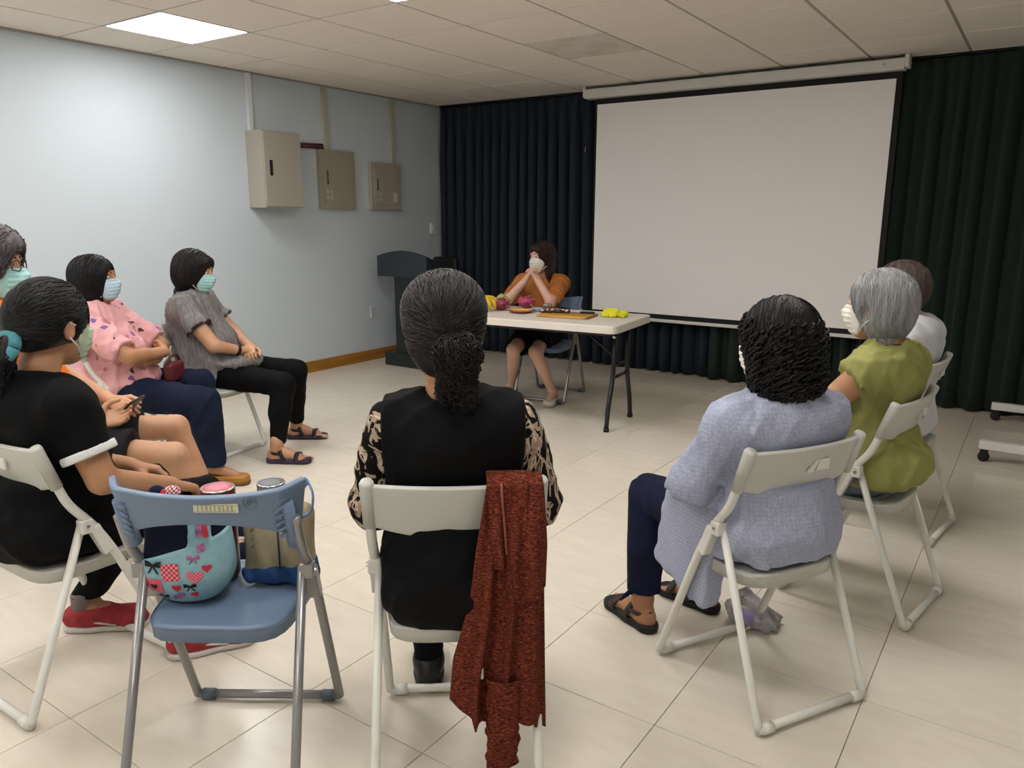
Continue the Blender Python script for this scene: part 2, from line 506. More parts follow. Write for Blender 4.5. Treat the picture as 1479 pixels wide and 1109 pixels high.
c1 = curtain('curtain', -1.69, 1.31, MT['cur1'], 'dark navy pleated curtain hanging beside the podium and the seated speaker', 3)
curtain('curtain', 1.28, 4.85, MT['cur2'], 'dark green pleated curtain hanging at the door-side of the projection screen', 5, .15, 3.06)
bm = bmesh.new(); tube(bm, [(.235, -.065, 1.93), (.235, -.075, 1.955), (.24, -.07, 1.985)], .006, 8)
obj('clip', bm, MT['chrome'], c1, True)

# ------------------------------------------------------------------ projection screen
sy = 2.93
t = thing('projection_screen', 'large white pull-down projection screen with black border in front of the curtains', 'projection screen', (1.4, sy, 0))
def sb(name, x0, x1, y0, y1, z0, z1, m, bev=0, par=None): return obj(name, box(x0-1.4, x1-1.4, y0, y1, z0, z1, bev=bev), m, par or t)
hs = sb('housing', .13, 2.63, -.075, .03, 2.362, 2.437, MT['white_metal'], .006)
sb('end_cap', 2.625, 2.655, -.07, .04, 2.375, 2.462, MT['white_metal'], .004, hs)
sb('end_cap', .115, .14, -.07, .04, 2.375, 2.462, MT['white_metal'], .004, hs)
bm = bmesh.new(); lathe(bm, [(.012, 0), (.012, .004), (.006, .006)], 12); bmesh.ops.rotate(bm, verts=bm.verts, matrix=Matrix.Rotation(math.pi/2, 3, 'X')); bmesh.ops.translate(bm, verts=bm.verts, vec=(1.1, -.075, 2.405))
obj('screw', bm, MT['chrome'], hs)
sb('black_backing', .20, 2.615, .006, .009, .50, 2.37, MT['scrblack'])
sb('screen_surface', .225, 2.575, 0, .005, .545, 2.315, MT['scr'])
sb('bottom_bar', .19, 2.62, -.012, .018, .478, .505, MT['white_metal'], .006)

# ------------------------------------------------------------------ wall cabinets, conduits, sockets
def cabinet(label, y0, y1, z0, z1, depth, m, style):
    t = thing('wall_cabinet', label, 'cabinet', (XL, (y0+y1)/2, z0), 0)
    w2, h = (y1-y0)/2, z1-z0
    obj('body', box(0, depth-.004, -w2, w2, 0, h, bev=.004), m, t)
    if style == 0:
        d = obj('door', box(depth-.006, depth+.006, -w2+.008, w2-.008, .01, h-.01, bev=.003), m, t)
        obj('handle', box(depth+.004, depth+.009, -w2+.055, -w2+.085, h*.42, h*.62, bev=.003), MT['slot'], d)
    else:
        d = obj('door', box(depth-.006, depth+.004, -w2+.035, w2-.035, .045, h-.045, bev=.003), m, t)
        obj('frame_rim', box(depth-.008, depth, -w2, w2, 0, h, bev=.003), m, t)
        bm = box(depth+.002, depth+.014, -w2+.06, -w2+.078, h*.42, h*.66, bev=.004); obj('handle', bm, MT['chrome'], d)
        obj('lock', box(depth+.012, depth+.018, -w2+.064, -w2+.076, h*.42, h*.46, bev=.002), MT['black'], d)
        for k in range(2):
            for q in range(2):
                obj('label_plate', box(depth+.002, depth+.007, -w2+.055+k*.045, -w2+.085+k*.045, .08+q*.05, .115+q*.05, bev=.002), MT['cond'], d)
        if style == 2:
            obj('sticker', box(depth+.002, depth+.006, w2-.12, w2-.06, .07, .16, bev=.002), MT['sticker'], d)
    return t
cabinet('deep grey-beige steel cabinet on the left wall, largest of the three boxes', .754, 1.135, 1.43, 2.02, .2, MT['cab'], 0)
cabinet('flat beige steel panel box on the left wall, between the two other boxes', 1.47, 1.88, 1.428, 1.93, .045, MT['cab2'], 1)
cabinet('small beige steel panel box with pale sticker, closest to the dark curtain', 2.085, 2.49, 1.427, 1.858, .045, MT['cab'], 2)
def conduit(label, y, z0, w_, m):
    o = obj('conduit', box(XL, XL+.03, y-w_/2, y+w_/2, z0, H-.012, bev=.004), m); tag(o, label, 'conduit'); return o
conduit('white square conduit rising from the deep grey-beige cabinet', .80, 2.02, .045, MT['condw'])
conduit('pale olive conduit rising from the middle panel box', 1.575, 1.932, .055, MT['cond'])
conduit('pale olive conduit rising from the small panel box with sticker', 2.41, 1.86, .05, MT['cond'])
bm = bmesh.new(); tube(bm, [(XL+.03, 1.136, 1.955), (XL+.03, 1.52, 1.968)], .011, 8); tube(bm, [(XL+.03, 1.136, 1.93), (XL+.03, 1.52, 1.945)], .01, 8)
tag(obj('pipe', bm, MT['pipe'], None, True), 'short maroon pipe linking the deep cabinet to the next conduit', 'pipe')
t = thing('wall_socket', 'small pale socket plate low on the left wall beside the podium', 'socket', (XL, 2.09, .464))
obj('face_plate', box(0, .008, -.035, .035, -.055, .055, bev=.003), MT['wall'], t)
for s in (-1, 1): obj('outlet', box(.006, .01, -.018, .018, s*.022-.012, s*.022+.012, bev=.003), MT['cond'], t)
t = thing('wall_switch', 'small white switch box on the left wall beside the navy curtain', 'switch', (XL, 2.99, 1.24))
obj('face_plate', box(0, .02, -.035, .035, -.06, .06, bev=.004), MT['white_metal'], t)
obj('rocker', box(.018, .026, -.015, .015, -.025, .025, bev=.003), MT['condw'], t)

# ------------------------------------------------------------------ podium and chair behind it
t = thing('podium', 'dark podium with an arched top panel standing by the left wall', 'podium', (-1.2, 2.14, 0))
obj('base', box(-.235, .19, -.2, .22, 0, .12, bev=.006), MT['pod'], t)
prof = [(-.14, .12), (.095, .12), (.10, .84), (-.145, .84)]
obj('column', prism(bmesh.new(), prof, 'y', -.14, .16), MT['pod'], t)
pts = [(-.335, .825), (.265, .825)] + [(.265-.60*k/14, 1.01+.052*math.sin(math.pi*k/14)) for k in range(15)]
obj('top_panel', prism(bmesh.new(), pts, 'y', -.16, -.125), MT['podtop'], t)
for s, nm in ((-.335, 'side_panel'), (.247, 'side_panel')):
    obj(nm, prism(bmesh.new(), [(-.126, .825), (.22, .825), (.22, .9), (-.126, 1.005)], 'x', s, s+.018), MT['pod'], t)
obj('desk_top', prism(bmesh.new(), [(-.124, .94), (.22, .86), (.22, .88), (-.124, .96)], 'x', -.317, .247), MT['pod'], t)

t = thing('office_chair', 'black office chair with rounded backrest standing behind the podium', 'chair', (-1.37, 2.56, 0), math.radians(175))
bmb = SDF().u(rbox((0, -.2, .715), (.165, .035, .26), .035), 0)
V, F = surf(bmb, .012); npobj('backrest', V, F, MT['black'], t)
V, F = surf(SDF().u(rbox((0, .03, .45), (.23, .23, .045), .04)), .014); npobj('seat', V, F, MT['black'], t)
bm = bmesh.new(); tube(bm, [(0, .0, .41), (0, 0, .09)], .028, 12); obj('gas_column', bm, MT['blackm'], t, True)
bm = bmesh.new(); tube(bm, [(0, .1, .41), (0, -.2, .40), (0, -.245, .5), (0, -.235, .62)], .022, 8, rad=.05); obj('back_arm', bm, MT['blackm'], t, True)
for k in range(5):
    a = 2*math.pi*k/5+.3; c, s = math.cos(a), math.sin(a)
    bm = bmesh.new(); tube(bm, [(0, 0, .1), (c*.26, s*.26, .07)], [.025, .016], 8); l = obj('leg', bm, MT['blackm'], t, True)
    bm = bmesh.new(); lathe(bm, [(.02, -.011), (.025, -.006), (.025, .006), (.02, .011)], 14)
    bmesh.ops.rotate(bm, verts=bm.verts, matrix=Matrix.Rotation(math.pi/2, 3, 'X')); bmesh.ops.translate(bm, verts=bm.verts, vec=(c*.265, s*.265, .0255))
    obj('caster', bm, MT['black'], l, True)

# ------------------------------------------------------------------ folding chairs
def chair_frame(t, ms, mpad, w_=.2, zt=.772):
    side = [(-.112+(.772-zt)*.36, zt), (-.072, .66), (-.05, .60), (.015, .515), (.06, .43), (.222, .035), (.228, .018)]
    for s in (-1, 1):
        bm = bmesh.new(); tube(bm, [(s*w_, y, z) for y, z in side], .0125, 10, rad=.04); obj('leg', bm, ms, t, True)
        bm = bmesh.new(); tube(bm, [(s*(w_-.012), -.012, .535), (s*(w_-.004), -.205, .04), (s*(w_-.004), -.212, .018)], .0115, 10, rad=.02); l = obj('leg', bm, ms, t, True)
        bm = bmesh.new(); bx(bm, s*w_-.017, s*w_+.017, -.028, .006, .505, .545, bev=.005)
        bx(bm, s*w_-.016, s*w_+.016, .0, .03, .42, .515, bev=.004, mtx=Matrix.Translation((0, .0, .5)) @ Matrix.Rotation(.38, 4, 'X') @ Matrix.Translation((0, 0, -.5)))
        h = obj('hinge_bracket', bm, ms, t)
        bm = bmesh.new(); lathe(bm, [(.006, 0), (.006, .004), (.003, .005)], 10); bmesh.ops.rotate(bm, verts=bm.verts, matrix=Matrix.Rotation(s*math.pi/2, 3, 'Y')); bmesh.ops.translate(bm, verts=bm.verts, vec=(s*(w_+.017), -.012, .526))
        obj('rivet', bm, MT['chrome'], h)
    for y in (.228, -.212):
        bm = bmesh.new(); tube(bm, [(-w_, y, .019), (w_, y, .019)], .0125, 10); b_ = obj('foot_bar', bm, ms, t, True)
        for s in (-1, 1):
            bm = bmesh.new(); tube(bm, [(s*(w_-.05), y, .018), (s*(w_-.015), y, .018)], .0165, 10); obj('foot_pad', bm, mpad, b_, True)

def chair_seat(t, m, holes=True, up=0):
    nx, ny = 22, 24
    bm = bmesh.new(); g = {}
    for i in range(nx+1):
        for j in range(ny+1):
            u, v = i/nx*2-1, j/ny*2-1
            y = .07 + v*.195
            wd = .176 + .008*v
            # rounded corners (superellipse)
            k = (abs(u)**5+abs(v)**5)**(1/5); mx = max(abs(u), abs(v)); f = mx/k if k > 1e-6 else 1
            x, yy = u*f*wd, .07+v*f*.195
            z = .412 - .010*(1-u*u)*(1-v*v) - .016*max(0, v-.6)/.4 - .006*max(0, abs(u)-.8)/.2
            g[i, j] = bm.verts.new((x, yy, z))
    hs_ = set()
    if holes:
        for j in (3, 5, 7):
            for i in range(3, 19, 2): hs_.add((i, j))
    for i in range(nx):
        for j in range(ny):
            if (i, j) in hs_: continue
            bm.faces.new((g[i, j], g[i+1, j], g[i+1, j+1], g[i, j+1]))
    o = obj('seat', bm, m, t, True)
    md = o.modifiers.new('s', 'SOLIDIFY'); md.thickness = .008; md.offset = -1
    # skirt under the rim
    bm = bmesh.new(); ring = []
    for k in range(48):
        a = 2*math.pi*k/48; u, v = math.cos(a), math.sin(a); kk = (abs(u)**5+abs(v)**5)**(1/5); u, v = u/kk, v/kk
        wd = .176+.008*v
        ring.append([(u*wd, .07+v*.195, .409-.016*max(0, v-.6)/.4), (u*wd*.985, .07+v*.192, .372-.006*max(0, v-.6)/.4), (u*wd*.95, .07+v*.185, .372), (u*wd*.95, .07+v*.185, .398)])
    vv = [[bm.verts.new(p) for p in r_] for r_ in ring]
    for k in range(48):
        a, b_ = vv[k], vv[(k+1) % 48]
        for q in range(3): bm.faces.new((a[q], b_[q], b_[q+1], a[q+1]))
    rm = obj('seat_rim', bm, m, o, True)
    o.location.z = up
    return o

def white_chair_proto(name, label, group):
    t = thing(name, label, 'chair', (0, 0, 0), 0, group)
    chair_frame(t, MT['cst'], MT['cst'])
    chair_seat(t, MT['cpl'])
    nx, nz = 20, 8; P = np.zeros((nx+1, nz+1, 3))
    for i in range(nx+1):
        u = i/nx*2-1
        top, bot = .768, .655-.028*(1-u*u)
        for j in range(nz+1):
            v = j/nz; z = top+(bot-top)*v
            yb = -.112 + (.768-z)*.36
            P[i, j] = (u*.196, yb-.028*(1-u*u), z)
    b = sheet(P, MT['cpl'], 'backrest', t, thick=.014)
    bv = b.modifiers.new('b', 'BEVEL'); bv.width = .003; bv.segments = 2
    for s in (-1, 1):
        bm = bmesh.new(); tube(bm, [(s*.2, -.1145, .778), (s*.2, -.112, .772), (s*.2, -.072, .655)], [.014, .0175, .0165], 12); obj('post_sleeve', bm, MT['cpl'], b, True)
    # embossed emblem on the rear of the backrest
    for k, (pts) in enumerate([[(.0, .695), (.03, .728), (.042, .728), (.018, .695)], [(.03, .698), (.044, .728), (.078, .728), (.078, .698)]]):
        bm = prism(bmesh.new(), pts, 'y', -.003, .003)
        bmesh.ops.translate(bm, verts=bm.verts, vec=(-.012, -.131, 0))
        obj('emblem', bm, MT['cst'], b)
    return t

def blue_chair_proto(name, label, group=None):
    t = thing(name, label, 'chair', (0, 0, 0), 0, group)
    chair_frame(t, MT["gst"], MT["gpad"], .205, .69)
    chair_seat(t, MT['bpl'], holes=False, up=.018)
    nx, nz = 32, 10; P = np.zeros((nx+1, nz+1, 3))
    for i in range(nx+1):
        u = i/nx*2-1
        top = .758+.022*abs(u)**2; bot = .685-.048*abs(u)**2.2
        wd = .224
        for j in range(nz+1):
            v = j/nz; z = top+(bot-top)*v
            yb = -.112+(.768-z)*.36 - .03*(1-u*u) + .055*max(0, abs(u)-.84)/.16*(1-v*.4)
            P[i, j] = (u*wd*(1-.12*v*abs(u)**3), yb, z)
    b = sheet(P, MT['bpl'], 'backrest', t, thick=.016)
    bv = b.modifiers.new('b', 'BEVEL'); bv.width = .004; bv.segments = 2
    for s in (-1, 1):
        bm = bmesh.new(); tube(bm, [(s*.19, -.1, .735), (s*.19, -.07, .655), (s*.19, -.05, .61)], [.016, .0175, .016], 12); obj('post_sleeve', bm, MT['bpl'], b, True)
        for k in range(6):
            z = .745-.018*k; bm = bmesh.new()
            tube(bm, [(s*.168, -.128+(.768-z)*.3, z-.012), (s*.185, -.124+(.768-z)*.32, z-.003), (s*.204-.001*k*s, -.098+(.768-z)*.36, z)], .0045, 6); obj('grip_rib', bm, MT['bpl'], b, True)
    return t, b

def place(t, O, F):
    t.location = (O[0], O[1], 0); t.rotation_euler = (0, 0, math.atan2(-F[0], F[1]))

def dup(root, label, O, F, group=None):
    r = root.copy(); COL.objects.link(r); r['label'] = label
    if group: r['group'] = group
    for ch in list(root.children):
        c = ch.copy(); COL.objects.link(c); c.parent = r
        for g_ in ch.children:
            d = g_.copy(); COL.objects.link(d); d.parent = c
    place(r, O, F); return r

CH = {'C1': ((2.02, -2.22), (-.555, .832)), 'C2': ((2.463, -1.87), (-.617, .787)), 'C3': ((3.021, -1.111), (-.868, .497)),
      'C4': ((3.169, -.344), (-.986, .168)), 'C5': ((3.143, .466), (-.99, .143)), 'C6': ((1.28, -2.28), (-.025, 1)),
      'C7': ((-.392, -1.176), (.68, .73)), 'C8': ((-.40, -.63), (.99, .15)), 'C9': ((.52, 1.74), (.15, -.99)), 'C10': ((.42, -1.92), (.72, .69))}
GRP = 'white folding chairs of the audience'
pw = white_chair_proto('folding_chair', 'white folding chair with a rust-red jacket hung over its back', GRP); place(pw, *CH['C2'])
for k, lab in {'C3': 'white folding chair under the woman in the lavender shirt', 'C4': 'white folding chair under the woman in the olive top',
               'C5': 'white folding chair under the woman in the white shirt', 'C6': 'white folding chair under the woman in the black white-trimmed tee',
               'C7': 'white folding chair under the woman in the pink printed tee', 'C8': 'white folding chair under the woman in the grey tunic',
               'C10': 'white folding chair under the grey-haired person in the orange shirt'}.items():
    dup(pw, lab, *CH[k], GRP)
for c in list(pw.children):
    for g_ in list(c.children):
        if g_.name.startswith('emblem'): bpy.data.objects.remove(g_)
pb, pback = blue_chair_proto('folding_chair', 'blue folding chair with two bags standing on its seat')
place(pb, *CH['C1'])
obj('label_sticker', box(-.004, .096, -.002, .002, .722, .742, mtx=Matrix.Translation((0, -.138, 0))), MT['sticker'], pback)
pb2 = dup(pb, 'blue folding chair behind the table under the woman in the brown blouse', *CH['C9'])
for c in list(pb2.children):
    for g_ in list(c.children):
        if g_.name.startswith('label_sticker'): bpy.data.objects.remove(g_)
MT['ink'] = mat('faded_ink', '#8f8c74', .8)
stk = [c for c in pback.children if c.name.startswith('label_sticker')][0]
bm = bmesh.new(); rr = random.Random(4)
for k in range(9):
    x = .004+k*.0095; 
    for q in range(3):
        a = rr.uniform(.001, .006); bx(bm, x, x+a+.001, -.1408, -.1403, .727+q*.0045, .7283+q*.0045)
    bx(bm, x+.002, x+.003, -.1408, -.1403, .726, .739)
for l in ((-.0015, .0935, .7245, .7252), (-.0015, .0935, .7393, .74)): bx(bm, l[0], l[1], -.1408, -.1403, l[2], l[3])
# sub-part of the backrest, lying on the sticker
obj('sticker_print', bm, MT['ink'], pback)
bm = bmesh.new(); tube(bm, [(.122+.015*math.cos(a), -.1375, .745+.015*math.sin(a)) for a in [2*math.pi*k/20 for k in range(21)]], .0012, 6, cap=False)
tube(bm, [(.122+.006*math.cos(a), -.1375, .745+.006*math.sin(a)) for a in [2*math.pi*k/12 for k in range(13)]], .0014, 6, cap=False)
obj('round_mark', bm, MT['gpad'], pback)

# ------------------------------------------------------------------ table
TH = math.radians(6); TZ = .71
tw, tl = .70, 1.50
nr = Vector((1.467, .945, 0)); ux = Vector((math.cos(TH), math.sin(TH), 0)); uy = Vector((-math.sin(TH), math.cos(TH), 0))
tc_ = nr - ux*tl/2 + uy*tw/2
tb = thing('folding_table', 'off-white plastic folding table with black bent legs in front of the speaker', 'table', tc_, TH)
bm = bx(bmesh.new(), -tl/2, tl/2, -tw/2, tw/2, 0, TZ)
es = [e for e in bm.edges if abs(e.verts[0].co.z-e.verts[1].co.z) > .1]
bmesh.ops.bevel(bm, geom=es, offset=.05, segments=5, affect='EDGES', profile=.5)
for v in bm.verts: v.co.z = TZ if v.co.z > .3 else TZ-.048
es = [e for e in bm.edges if abs(e.verts[0].co.z-e.verts[1].co.z) < .001 and e.verts[0].co.z > TZ-.001]
bmesh.ops.bevel(bm, geom=es, offset=.007, segments=2, affect='EDGES', profile=.5)
obj('tabletop', bm, MT['table'], tb)
obj('apron', box(-tl/2+.04, tl/2-.04, -tw/2+.05, tw/2-.05, TZ-.07, TZ-.047, bev=.004), MT['blackm'], tb)
for e in (-1, 1):
    X = e*(tl/2-.09)
    for s in (-1, 1):
        bm = bmesh.new(); tube(bm, [(X, s*.12, TZ-.06), (X, s*.125, .36), (X+e*.0, s*.2, .16), (X, s*.225, .005)], .0155, 10, rad=.1); l = obj('leg', bm, MT['blackm'], tb, True)
        bm = bmesh.new(); tube(bm, [(X, s*.224, .0), (X, s*.222, .025)], .019, 10); obj('foot_cap', bm, MT['black'], l, True)
    bm = bmesh.new(); tube(bm, [(X, -.128, .34), (X, .128, .34)], .011, 8); obj('leg_brace', bm, MT['blackm'], tb, True)
    bm = bmesh.new(); tube(bm, [(X, -.17, TZ-.065), (X, .17, TZ-.065)], .013, 8); obj('leg_pivot', bm, MT['blackm'], tb, True)
    bm = bmesh.new(); tube(bm, [(X, 0, .42), (X-e*.28, 0, TZ-.07)], .009, 8); tube(bm, [(X, -.125, .42), (X, .125, .42)], .008, 8); obj('folding_strut', bm, MT['blackm'], tb, True)
    bm = bmesh.new(); lathe(bm, [(.012, 0), (.014, .006), (.008, .016)], 12); bmesh.ops.rotate(bm, verts=bm.verts, matrix=Matrix.Rotation(math.pi/2, 3, 'X')); bmesh.ops.translate(bm, verts=bm.verts, vec=(X, -.125, TZ-.1)); obj('bolt', bm, MT['chrome'], tb)

# ------------------------------------------------------------------ rolling whiteboard at the right edge
t = thing('rolling_whiteboard', 'white rolling whiteboard stand on black casters by the green curtain', 'whiteboard', (3.75, 2.32, 0))
for y in (-.56, .56):
    f = obj('foot_beam', box(-.35, .35, y-.025, y+.025, .075, .125, bev=.005), MT['white_metal'], t)
    for x in (-.32, .32):
        bm = bmesh.new(); lathe(bm, [(.022, -.012), (.03, -.008), (.03, .008), (.022, .012)], 16); bmesh.ops.rotate(bm, verts=bm.verts, matrix=Matrix.Rotation(math.pi/2, 3, 'X')); bmesh.ops.translate(bm, verts=bm.verts, vec=(x, y, .03)); obj('caster_wheel', bm, MT['black'], f, True)
        bm = bmesh.new(); bx(bm, x-.02, x+.02, y-.02, y-.015, .03, .075); bx(bm, x-.02, x+.02, y+.015, y+.02, .03, .075); bx(bm, x-.02, x+.02, y-.02, y+.02, .07, .078); obj('caster_fork', bm, MT['blackm'], f)
    obj('upright', box(-.02, .02, y-.02, y+.02, .12, 1.85, bev=.004), MT['white_metal'], t)
obj('cross_beam', box(-.015, .015, -.54, .54, .3, .34, bev=.004), MT['white_metal'], t)
obj('board', box(-.012, .012, -.535, .535, .8, 1.8, bev=.004), MT['wallback'], t)
# ------------------------------------------------------------------ people
def skin(name, c, c2): return mat(name, c, .5, spec=.35, col2=c2, nscale=7, bump=.04, bscale=300, sss=.12)
SK = {'a': skin('skin_warm', '#c19576', '#b98a6c'), 'b': skin('skin_tan', '#b28463', '#a87857'), 'c': skin('skin_light', '#d0a692', '#c89b86')}
def hairmat(name, c, c2, r=.42):
    return mat(name, c, r, spec=.28, col2=c2, nscale=60, nlo=.3, nhi=.75, stretch=(1, 1, .15), bump=.35, bscale=240, bstretch=(1, 1, .12))
HM = {'black': hairmat('hair_black', '#070607', '#121012'), 'dark': hairmat('hair_dark_brown', '#0d0909', '#20181a'), 'curl': hairmat('hair_curly_black', '#0a0808', '#1a1412'),
      'grey': hairmat('hair_grey', '#77787a', '#a9a8a4', .5), 'salt': hairmat('hair_salt_pepper', '#3d393b', '#6a6466', .5), 'brown': hairmat('hair_brown', '#2a201e', '#6b5a50', .5)}
def cloth(name, c, c2=None, **k):
    d = dict(rough=.85, spec=.15, bump=.18, bscale=420); d.update(k)
    return mat(name, c, col2=c2, **d)
CL = {'black': cloth('black_cloth', '#050506', '#09090b', nscale=5), 'navy': cloth('navy_cloth', '#141a2e', '#1a2138', nscale=5), 'ink': cloth('ink_denim', '#10142a', '#171c36', nscale=6),
      'olive': cloth('olive_cloth', '#96955a', '#8b8a50', nscale=4), 'white': cloth('white_cloth', '#d6d6d8', '#c8c8cc', nscale=4), 'orange': cloth('orange_cloth', '#e0762e', '#d46a26', nscale=4),
      'grey': cloth('grey_cotton', '#83807f', '#6f6c6c', nscale=70, stretch=(1, 1, .08)), 'jean': cloth('grey_denim', '#6c7684', '#5d6876', nscale=40),
      'brown': cloth('brown_blouse', '#b4733c', '#a5642f', nscale=5), 'trim': cloth('white_trim', '#d9d9d9'), 'char': cloth('charcoal_shorts', '#1b1b1d', '#222225', nscale=6),
      'gtrim': cloth('charcoal_piping', '#3a3839')}
CL['maskb'] = cloth('mask_blue', '#b2cbd8', '#a6c2d0', nscale=20, bump=.1); CL['maskt'] = cloth('mask_teal', '#a6cfcd', '#9ac6c5', nscale=20, bump=.1)
CL['maskw'] = cloth('mask_white', '#e4dfd6', '#dad4ca', nscale=20, bump=.1); CL['maskg'] = cloth('mask_pale_green', '#b4c0a8', '#a8b49c', nscale=20, bump=.1)
CL['teal'] = cloth('teal_scrunchie', '#56929b', '#487f8a', nscale=20)

def pattern_mat(kind):
    m, nt, b = new_mat(kind); L = nt.links; b.inputs['Roughness'].default_value = .85; b.inputs['Specular IOR Level'].default_value = .15
    tc = N(nt, 'ShaderNodeTexCoord')
    nz = N(nt, 'ShaderNodeTexNoise'); nz.inputs['Scale'].default_value = 300; bp = N(nt, 'ShaderNodeBump'); bp.inputs['Strength'].default_value = .15; bp.inputs['Distance'].default_value = .003
    L.new(tc.outputs['Object'], nz.inputs['Vector']); L.new(nz.outputs['Fac'], bp.inputs['Height']); L.new(bp.outputs[0], b.inputs['Normal'])
    def mix(fac, a, c):
        mx = N(nt, 'ShaderNodeMix', data_type='RGBA')
        L.new(fac, mx.inputs[0])
        for s, v in ((6, a), (7, c)):
            if isinstance(v, str): mx.inputs[s].default_value = lin(v)
            else: L.new(v, mx.inputs[s])
        return mx.outputs[2]
    def lt(sock, thr):
        q = N(nt, 'ShaderNodeMath', operation='LESS_THAN'); L.new(sock, q.inputs[0]); q.inputs[1].default_value = thr; return q.outputs[0]
    if kind == 'pink_print':
        col = '#d9a2a4'
        for k, (sc, thr, c, st, off) in enumerate([(7, .15, '#55303a', (1, 1, 2.1), 0), (7, .13, '#4a3440', (2.3, 2.3, 1), 3.3), (7, .10, '#a8823f', (1.5, 1.5, 1.2), 7.1), (6, .09, '#7a5aa0', (1, 1, 1), 11.7), (6, .15, '#c08088', (1.2, 1.2, 1.8), 17.)]):
            mp = N(nt, 'ShaderNodeMapping'); mp.inputs['Scale'].default_value = st; mp.inputs['Location'].default_value = (off, off*.7, off*1.3); mp.inputs['Rotation'].default_value = (.4*k, .5, .3*k)
            n0 = N(nt, 'ShaderNodeTexNoise'); n0.inputs['Scale'].default_value = 22; L.new(tc.outputs['Object'], n0.inputs['Vector'])
            ad = N(nt, 'ShaderNodeVectorMath', operation='MULTIPLY_ADD'); L.new(n0.outputs['Color'], ad.inputs[0]); ad.inputs[1].default_value = (.05, .05, .05); L.new(tc.outputs['Object'], ad.inputs[2])
            L.new(ad.outputs[0], mp.inputs[0])
            v = N(nt, 'ShaderNodeTexVoronoi'); v.inputs['Scale'].default_value = sc; L.new(mp.outputs[0], v.inputs['Vector'])
            col = mix(lt(v.outputs['Distance'], thr), col, c)
    elif kind == 'brush_print':
        mp = N(nt, 'ShaderNodeMapping'); mp.inputs['Scale'].default_value = (9, 9, 5); mp.inputs['Rotation'].default_value = (.3, .5, .8); L.new(tc.outputs['Object'], mp.inputs[0])
        n0 = N(nt, 'ShaderNodeTexNoise'); n0.inputs['Scale'].default_value = 2.2; n0.inputs['Detail'].default_value = 3; n0.inputs['Distortion'].default_value = 1.6; L.new(mp.outputs[0], n0.inputs['Vector'])
        cr = N(nt, 'ShaderNodeValToRGB'); cr.color_ramp.interpolation = 'CONSTANT'
        e = cr.color_ramp.elements; e[0].color = lin('#0c0b0c'); e[0].position = 0
        e[1].position = .5; e[1].color = lin('#a8917c')
        for p_, c in ((.56, '#cbb8a4'), (.60, '#151213'), (.66, '#8a745f')):
            q = e.new(p_); q.color = lin(c)
        L.new(n0.outputs['Fac'], cr.inputs[0]); col = cr.outputs[0]
    elif kind == 'lavender_check':
        cols = '#8d95b6'; 
        w1 = N(nt, 'ShaderNodeTexWave', wave_type='BANDS', bands_direction='Z'); w1.inputs['Scale'].default_value = 26; L.new(tc.outputs['Object'], w1.inputs['Vector'])
        w2 = N(nt, 'ShaderNodeTexWave', wave_type='BANDS', bands_direction='X'); w2.inputs['Scale'].default_value = 26; L.new(tc.outputs['Object'], w2.inputs['Vector'])
        n0 = N(nt, 'ShaderNodeTexNoise'); n0.inputs['Scale'].default_value = 160; n0.inputs['Detail'].default_value = 5; L.new(tc.outputs['Object'], n0.inputs['Vector'])
        cr = N(nt, 'ShaderNodeValToRGB'); cr.color_ramp.elements[0].color = lin('#8f94aa'); cr.color_ramp.elements[1].color = lin('#a9adc2'); cr.color_ramp.elements[0].position = .3; cr.color_ramp.elements[1].position = .7
        L.new(n0.outputs['Fac'], cr.inputs[0])
        mu = N(nt, 'ShaderNodeMath', operation='MULTIPLY'); L.new(w1.outputs['Fac'], mu.inputs[0]); L.new(w2.outputs['Fac'], mu.inputs[1])
        mu2 = N(nt, 'ShaderNodeMath', operation='MULTIPLY'); L.new(mu.outputs[0], mu2.inputs[0]); mu2.inputs[1].default_value = .35
        col = mix(mu2.outputs[0], cr.outputs[0], '#b8bccd')
    elif kind == 'stripe_cuff':
        w1 = N(nt, 'ShaderNodeTexWave', wave_type='BANDS', bands_direction='DIAGONAL'); w1.inputs['Scale'].default_value = 30; L.new(tc.outputs['Object'], w1.inputs['Vector'])
        col = mix(lt(w1.outputs['Fac'], .5), '#d8d8dc', '#3a4060')
    L.new(col, b.inputs['Base Color'])
    return m
CL['pink'] = pattern_mat('pink_print'); CL['brush'] = pattern_mat('brush_print'); CL['lav'] = pattern_mat('lavender_check'); CL['cuff'] = pattern_mat('stripe_cuff')
EYEW = mat('eye_white', '#d8d2cc', .3); EYEB = mat('eye_dark', '#120c0a', .2)

V3 = lambda *a: np.array(a, float)
def wr(amp, fr=60, seed=0):
    r = np.random.default_rng(seed); a = r.normal(0, 1, (4, 3)); a = a/np.linalg.norm(a, axis=1, keepdims=True)
    a[:, 2] *= .6; ph = r.uniform(0, 6, 4); sc = np.array([1, .62, 1.6, .4])*fr*1.3; a = a.astype(np.float32)
    def f(p):
        o = np.zeros(len(p), np.float32); wq = .5*np.sin(p@a[3]*fr*.5)
        for i in range(3):
            q = (1+np.sin(p@a[i]*sc[i]+ph[i]+wq*3))/2; o += q*q*q - .3
        return -amp*1.6*o
    f.bb = None; return f

def rotm(yaw, pitch=0, roll=0):
    return np.array(Matrix.Rotation(math.radians(yaw), 3, 'Z') @ Matrix.Rotation(math.radians(pitch), 3, 'X') @ Matrix.Rotation(math.radians(roll), 3, 'Y'))

